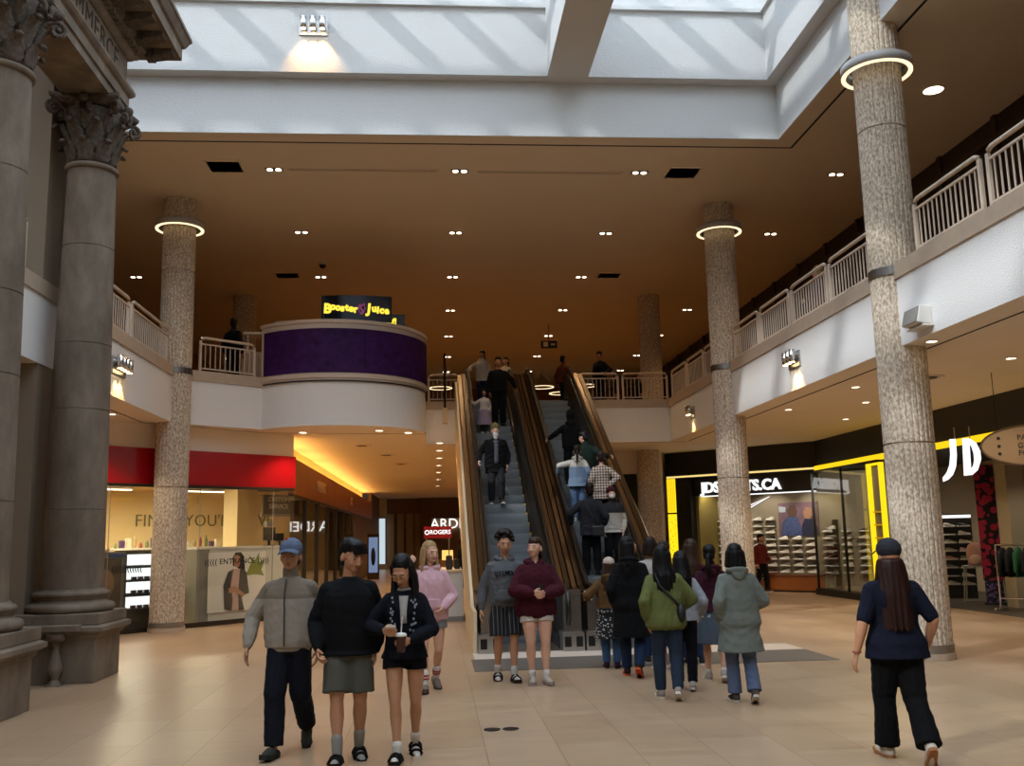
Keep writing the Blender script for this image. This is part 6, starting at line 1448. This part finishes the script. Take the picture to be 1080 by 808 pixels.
t, q_ = person('woman with a dark ponytail in a white and washed-denim hooded jacket on the right escalator', on(2.9,19.5), 172, 1.52,
    dict(LH=(.3,-.1,-.26), LE=(1,.3,-.2), RH=(.08,-.02,-.46)), 1.08, True, 'light', 'pony', 'dark', [('jacket',splitz('washed_denim','#b5b0a6','#63758a',1.26),dict(l=.045,hem=.82,hood=1)), ('jeans','#5a708c',dict(l=.03)), ('shoes','#c9c4bc')], V_M, 24)
t, q_ = person('person in a dark green coat reaching for the handrail on the right escalator', on(3.12,19.9), 165, 1.66,
    dict(RH=(.36,-.12,-.16), RE=(.5,.5,-.5), lean=8, hy=55, hp=18), 1.1, False, 'light', 'short', 'black', [('coat','#14231d',dict(l=.035,hem=.6)), ('trousers','#111113',dict(l=.025)), ('shoes','#222222')], V_M, 25, hands={'R':'rail','L':'relax'})
t, q_ = person('person in a brown and white checked overshirt with one elbow out on the right escalator', on(3.33,19.2), 172, 1.56,
    dict(RH=(.02,.0,-.36), RE=(1,.2,-.1), LH=(.06,-.02,-.48)), 1.1, True, 'light', 'short', 'dark', [('shirt',wavem('checked_shirt','#c2b4a4','#3a2119',5.2,'X',.5,.9,True),dict(l=.04,hem=.72)), ('trousers','#141416',dict(l=.025)), ('shoes','#222222')], V_M, 26)
t, q_ = person('man in a dark grey jacket with a shoulder bag on the right escalator', on(2.86,17.75), 174, 1.66,
    dict(LH=(.2,-.1,-.38), LE=(.9,.5,-.1), RH=(.1,-.02,-.46), LF=(.1,-.02,.085,0), RF=(-.11,.03,.085,0)), 1.12, False, 'light', 'short', 'dark', [('jacket','#242428',dict(l=.04,hem=.78)), ('trousers','#0e0e10',dict(l=.028)), ('shoes','#161616',dict(sole='#222222'))], V_M, 27)
b_ = thing('shoulder_bag','black shoulder bag hanging at the back of the man in the dark grey jacket','bag', q_['T'](-.12,.19,.86), radians(174)); m = MB(); m.box(-.12,-.05,-.1,.12,.05,.1); m.build('pouch', mat('black_bag','#0c0c0d'), b_, bev=.03)
Bi = Matrix.Rotation(-radians(174),4,'Z') @ Matrix.Translation(-Vector(b_.location)); MB().tube([Bi @ q_['T'](*p) for p in ((-.16,.19,.92),(-.05,.19,1.1),(.06,.17,1.3),(.12,.09,1.47),(.12,-.04,1.45))],.012,6).build('strap', mat('black_bag','#0c0c0d'), b_, True)
t, q_ = person('person in a white face mask facing backwards on the right escalator', on(3.26,17.75), 0, 1.58,
    dict(LH=(.04,-.08,-.48), RH=(.04,-.08,-.48)), 1.12, False, 'pale', 'short', 'dark', [('jacket',splitz('black_white_jacket','#141416','#aaa59c',1.24),dict(l=.04,hem=.86)), ('trousers','#0d0d0f',dict(l=.028)), ('shoes','#1a1a1a'), ('cap','#3a1218',dict(back=1)), ('mask','#c9c6c0')], V_M, 28)
for k in 'LR':
    pass
# --- upper gallery and shops
t, q_ = person('dark figure standing behind the left gallery railing beside the granite column', (-4.55,22.0,ZF), 150, 1.6, dict(hy=30), 1.15, False, 'med', 'short', 'black', [('jacket','#0d0f14',dict(l=.04)), ('trousers','#0d0d10',dict(l=.03)), ('shoes','#151515')], V_B, 29)
t, q_ = person('woman in a black top leaning on the back gallery railing right of the escalators', (4.62,26.15,ZF), -40, 1.58, dict(LH=(.2,-.2,-.34), hy=20), 1.1, True, 'med', 'bun', 'black', [('sweater','#101014',dict(l=.035,hem=.8)), ('trousers','#0f1016',dict(l=.03)), ('shoes','#151515')], V_B, 30)
t, q_ = person('child in a dark jacket and brown trousers behind the back railing', (5.3,27.4,ZF), 60, 1.14, dict(hy=10), 1.2, False, 'med', 'short', 'black', [('jacket','#16181f',dict(l=.04)), ('trousers','#4a2c18',dict(l=.03)), ('shoes','#222222')], V_B, 31)
t, q_ = person('child in a black coat walking behind the back railing near the granite column', (5.95,27.4,ZF), 90, 1.16, dict(stride(.12,.14,'L',.08,25)), 1.2, False, 'med', 'short', 'black', [('coat','#0c0d10',dict(l=.04,hem=.6)), ('trousers','#101114',dict(l=.03)), ('shoes','#222222')], V_B, 32)
t, q_ = person('person in a plum top seen through the right gallery railing between the granite columns', (7.45,17.6,ZF), -90, 1.58, dict(RH=(.1,-.2,-.3)), 1.1, True, 'light', 'bob', 'blond', [('sweater','#5a4352',dict(l=.035)), ('trousers','#2b2a33',dict(l=.03)), ('shoes','#222222')], V_B, 33)
t, q_ = person('person in a dark red jumper and black trousers browsing in the sports shop', tuple(JW(3.0,.12)), 30, 1.64, dict(LF=(.09,-.1,.085,0), RF=(-.09,.18,.11,25), LH=(.02,-.2,-.36), hy=15, hp=12), 1.14, False, 'med', 'short', 'black', [('sweater','#5a1d12',dict(l=.035)), ('trousers','#0d0d0f',dict(l=.022)), ('shoes','#4a3020')], V_B, 34)
t, q_ = person('dark figure standing at the phone kiosk far down the corridor', (.95,34.5,0), 80, 1.7, {}, 1.1, False, 'med', 'short', 'black', [('jacket','#101116',dict(l=.035)), ('trousers','#121317',dict()), ('shoes','#222222')], .014, 35)
SKY, SUN, EXPO = 4.3, 2.4, 0.2
LAMPS = []
WARM = (1,.66,.33)
for gx in (-3.1,.56,4.22,8.2):
    for gy in (18.4,22.35,26.3,30.35,34.4,38.4):
        LAMPS.append(('downlight_lamp','SPOT',(gx,gy,8.93),100 if gy > 24 else 70,WARM,dict(spot_size=radians(110),spot_blend=.6,shadow_soft_size=.06)))
for gy in (25.5,29,34,40,47,54): LAMPS.append(('corridor_lamp','SPOT',(.15,gy,4.1),230,WARM,dict(spot_size=radians(140),spot_blend=.6,shadow_soft_size=.08)))
for x,y in ((8.6,13.5),(7.4,16.2),(8.5,18.2),(7.4,23.5),(9.3,21.0)): LAMPS.append(('soffit_lamp','SPOT',(x,y,4.1),130,(1,.8,.56),dict(spot_size=radians(140),spot_blend=.6,shadow_soft_size=.07)))
for x,y in ((-3.0,22.3),(-1.25,22.1),(-.6,22.6),(-6.1,18.7),(-6.3,16.5)): LAMPS.append(('bay_lamp','SPOT',(x,y,4.1),110,(1,.8,.56),dict(spot_size=radians(120),spot_blend=.6,shadow_soft_size=.07)))
# wall washers
for (x,y,z) in ((XR-.12,16.25,4.64),(XR-.12,16.4,4.64),(XR-.12,23.3,4.6),(XL+.12,16.5,4.64),(XL+.12,16.75,4.64)): LAMPS.append(('washer','SPOT',(x,y,z),42,(1,.6,.2),dict(spot_size=radians(75),spot_blend=.5,shadow_soft_size=.03)))
for x in (-2.28,-2.11,-1.94): LAMPS.append(('washer','SPOT',(x,16.31,10.82),70,(1,.5,.12),dict(spot_size=radians(75),spot_blend=.5,shadow_soft_size=.03)))
# shop lighting, with added fill lamps
for x,y in ((-1,2.2),(2.2,2.2),(-.5,4.6),(2.6,4.6),(5.4,4.6)): LAMPS.append(('strip_and_fill_lamp','AREA',tuple(LW(x,y,3.05)),110,(1,.86,.58),dict(shape='RECTANGLE',size=2,size_y=.1,rot=(0,0,pi/4))))
for x in (1.2,2.8,4.2): LAMPS.append(('shop_spot','SPOT',tuple(JW(x,.45,3.3)),90,(1,.9,.74),dict(spot_size=radians(90),spot_blend=.6,shadow_soft_size=.05,to=JW(x,1.5,1.0))))
for x,y in ((11.9,23.6),(13.2,23.0),(12.2,18.6),(11.7,17.0),(13.6,21.6)): LAMPS.append(('track_lamp','SPOT',(x,y,3.28),50,(1,.9,.74),dict(spot_size=radians(110),spot_blend=.6,shadow_soft_size=.05,to=(x+.7,y+.4,.5))))
for y in (33,38,43,48): LAMPS.append(('strip_and_fill_lamp','AREA',(-5.7,y,3.1),90,(1,.84,.52),dict(shape='RECTANGLE',size=.1,size_y=2)))  # added fill without fittings, brightening the shop behind the corridor glass
for x,y in ((11.2,24.6),(11.4,22.8)): LAMPS.append(('window_fill_lamp','SPOT',(x,y,3.35),110,(1,.9,.74),dict(spot_size=radians(110),spot_blend=.6,shadow_soft_size=.05,to=(x+.5,y+2.6,1.0))))  # spots added to brighten the goods behind the corner glass; no fitting drawn
# ------------------------------------------------------------------ camera, light, output
cam = bpy.data.cameras.new('camera'); co = bpy.data.objects.new('camera', cam); C.objects.link(co); S.camera = co
cam.sensor_width = 36; cam.sensor_fit = 'HORIZONTAL'; cam.lens = 1015/1080*36; cam.clip_end = 300
yw, pt, rl = radians(4.72), radians(9.1), radians(-1.27)
A = Matrix(((cos(yw),-sin(yw),0),(sin(yw),cos(yw),0),(0,0,1))); B = Matrix(((1,0,0),(0,0,-1),(0,1,0)))
Pm = Matrix(((1,0,0),(0,cos(pt),sin(pt)),(0,-sin(pt),cos(pt)))); Rm = Matrix(((cos(rl),-sin(rl),0),(sin(rl),cos(rl),0),(0,0,1)))
K = Rm @ Pm @ B @ A
W = Matrix((K[0], -K[1], -K[2])).transposed().to_4x4(); W.translation = (0,0,1.72); co.matrix_world = W
w = bpy.data.worlds.new('world'); S.world = w; w.use_nodes = True
w.node_tree.nodes['Background'].inputs[0].default_value = (.80,.89,1.0,1); w.node_tree.nodes['Background'].inputs[1].default_value = SKY
def lamp(name, typ, loc, energy, col=(1,1,1), **k):
    l = bpy.data.lights.new(name, typ); l.energy = energy; l.color = col
    rot = k.pop('rot', None); tgt = k.pop('to', None)
    for a,b in k.items(): setattr(l,a,b)
    o = bpy.data.objects.new(name, l); C.objects.link(o); o.location = loc
    if rot: o.rotation_euler = rot
    if tgt is not None: o.rotation_euler = (Vector(tgt)-Vector(loc)).to_track_quat('-Z','Y').to_euler()
    return o
lamp('sun','SUN',(0,0,20),SUN,(1,.97,.92),angle=radians(2.5),to=Vector((0,0,20))+Vector((1.0,.65,-1.0)))
po = lamp('skylight_portal','AREA',((OX0+6.33)/2,(OY0+16.5)/2,12.2),1,shape='RECTANGLE',size=6.33-OX0,size_y=16.5-OY0); po.data.cycles.is_portal = True
for i in LAMPS: lamp(*i[:5], **i[5])
S.view_settings.view_transform = 'Standard'; S.view_settings.look = 'None'; S.view_settings.gamma = 1; S.view_settings.exposure = EXPO
S.view_settings.use_curve_mapping = False
S.cycles.use_denoising = True; S.cycles.max_bounces = 9; S.cycles.diffuse_bounces = 6; S.cycles.glossy_bounces = 3; S.cycles.transmission_bounces = 4; S.cycles.transparent_max_bounces = 12
S.cycles.sample_clamp_indirect = 6; S.cycles.caustics_reflective = False; S.cycles.caustics_refractive = False
S.cycles.use_light_tree = True
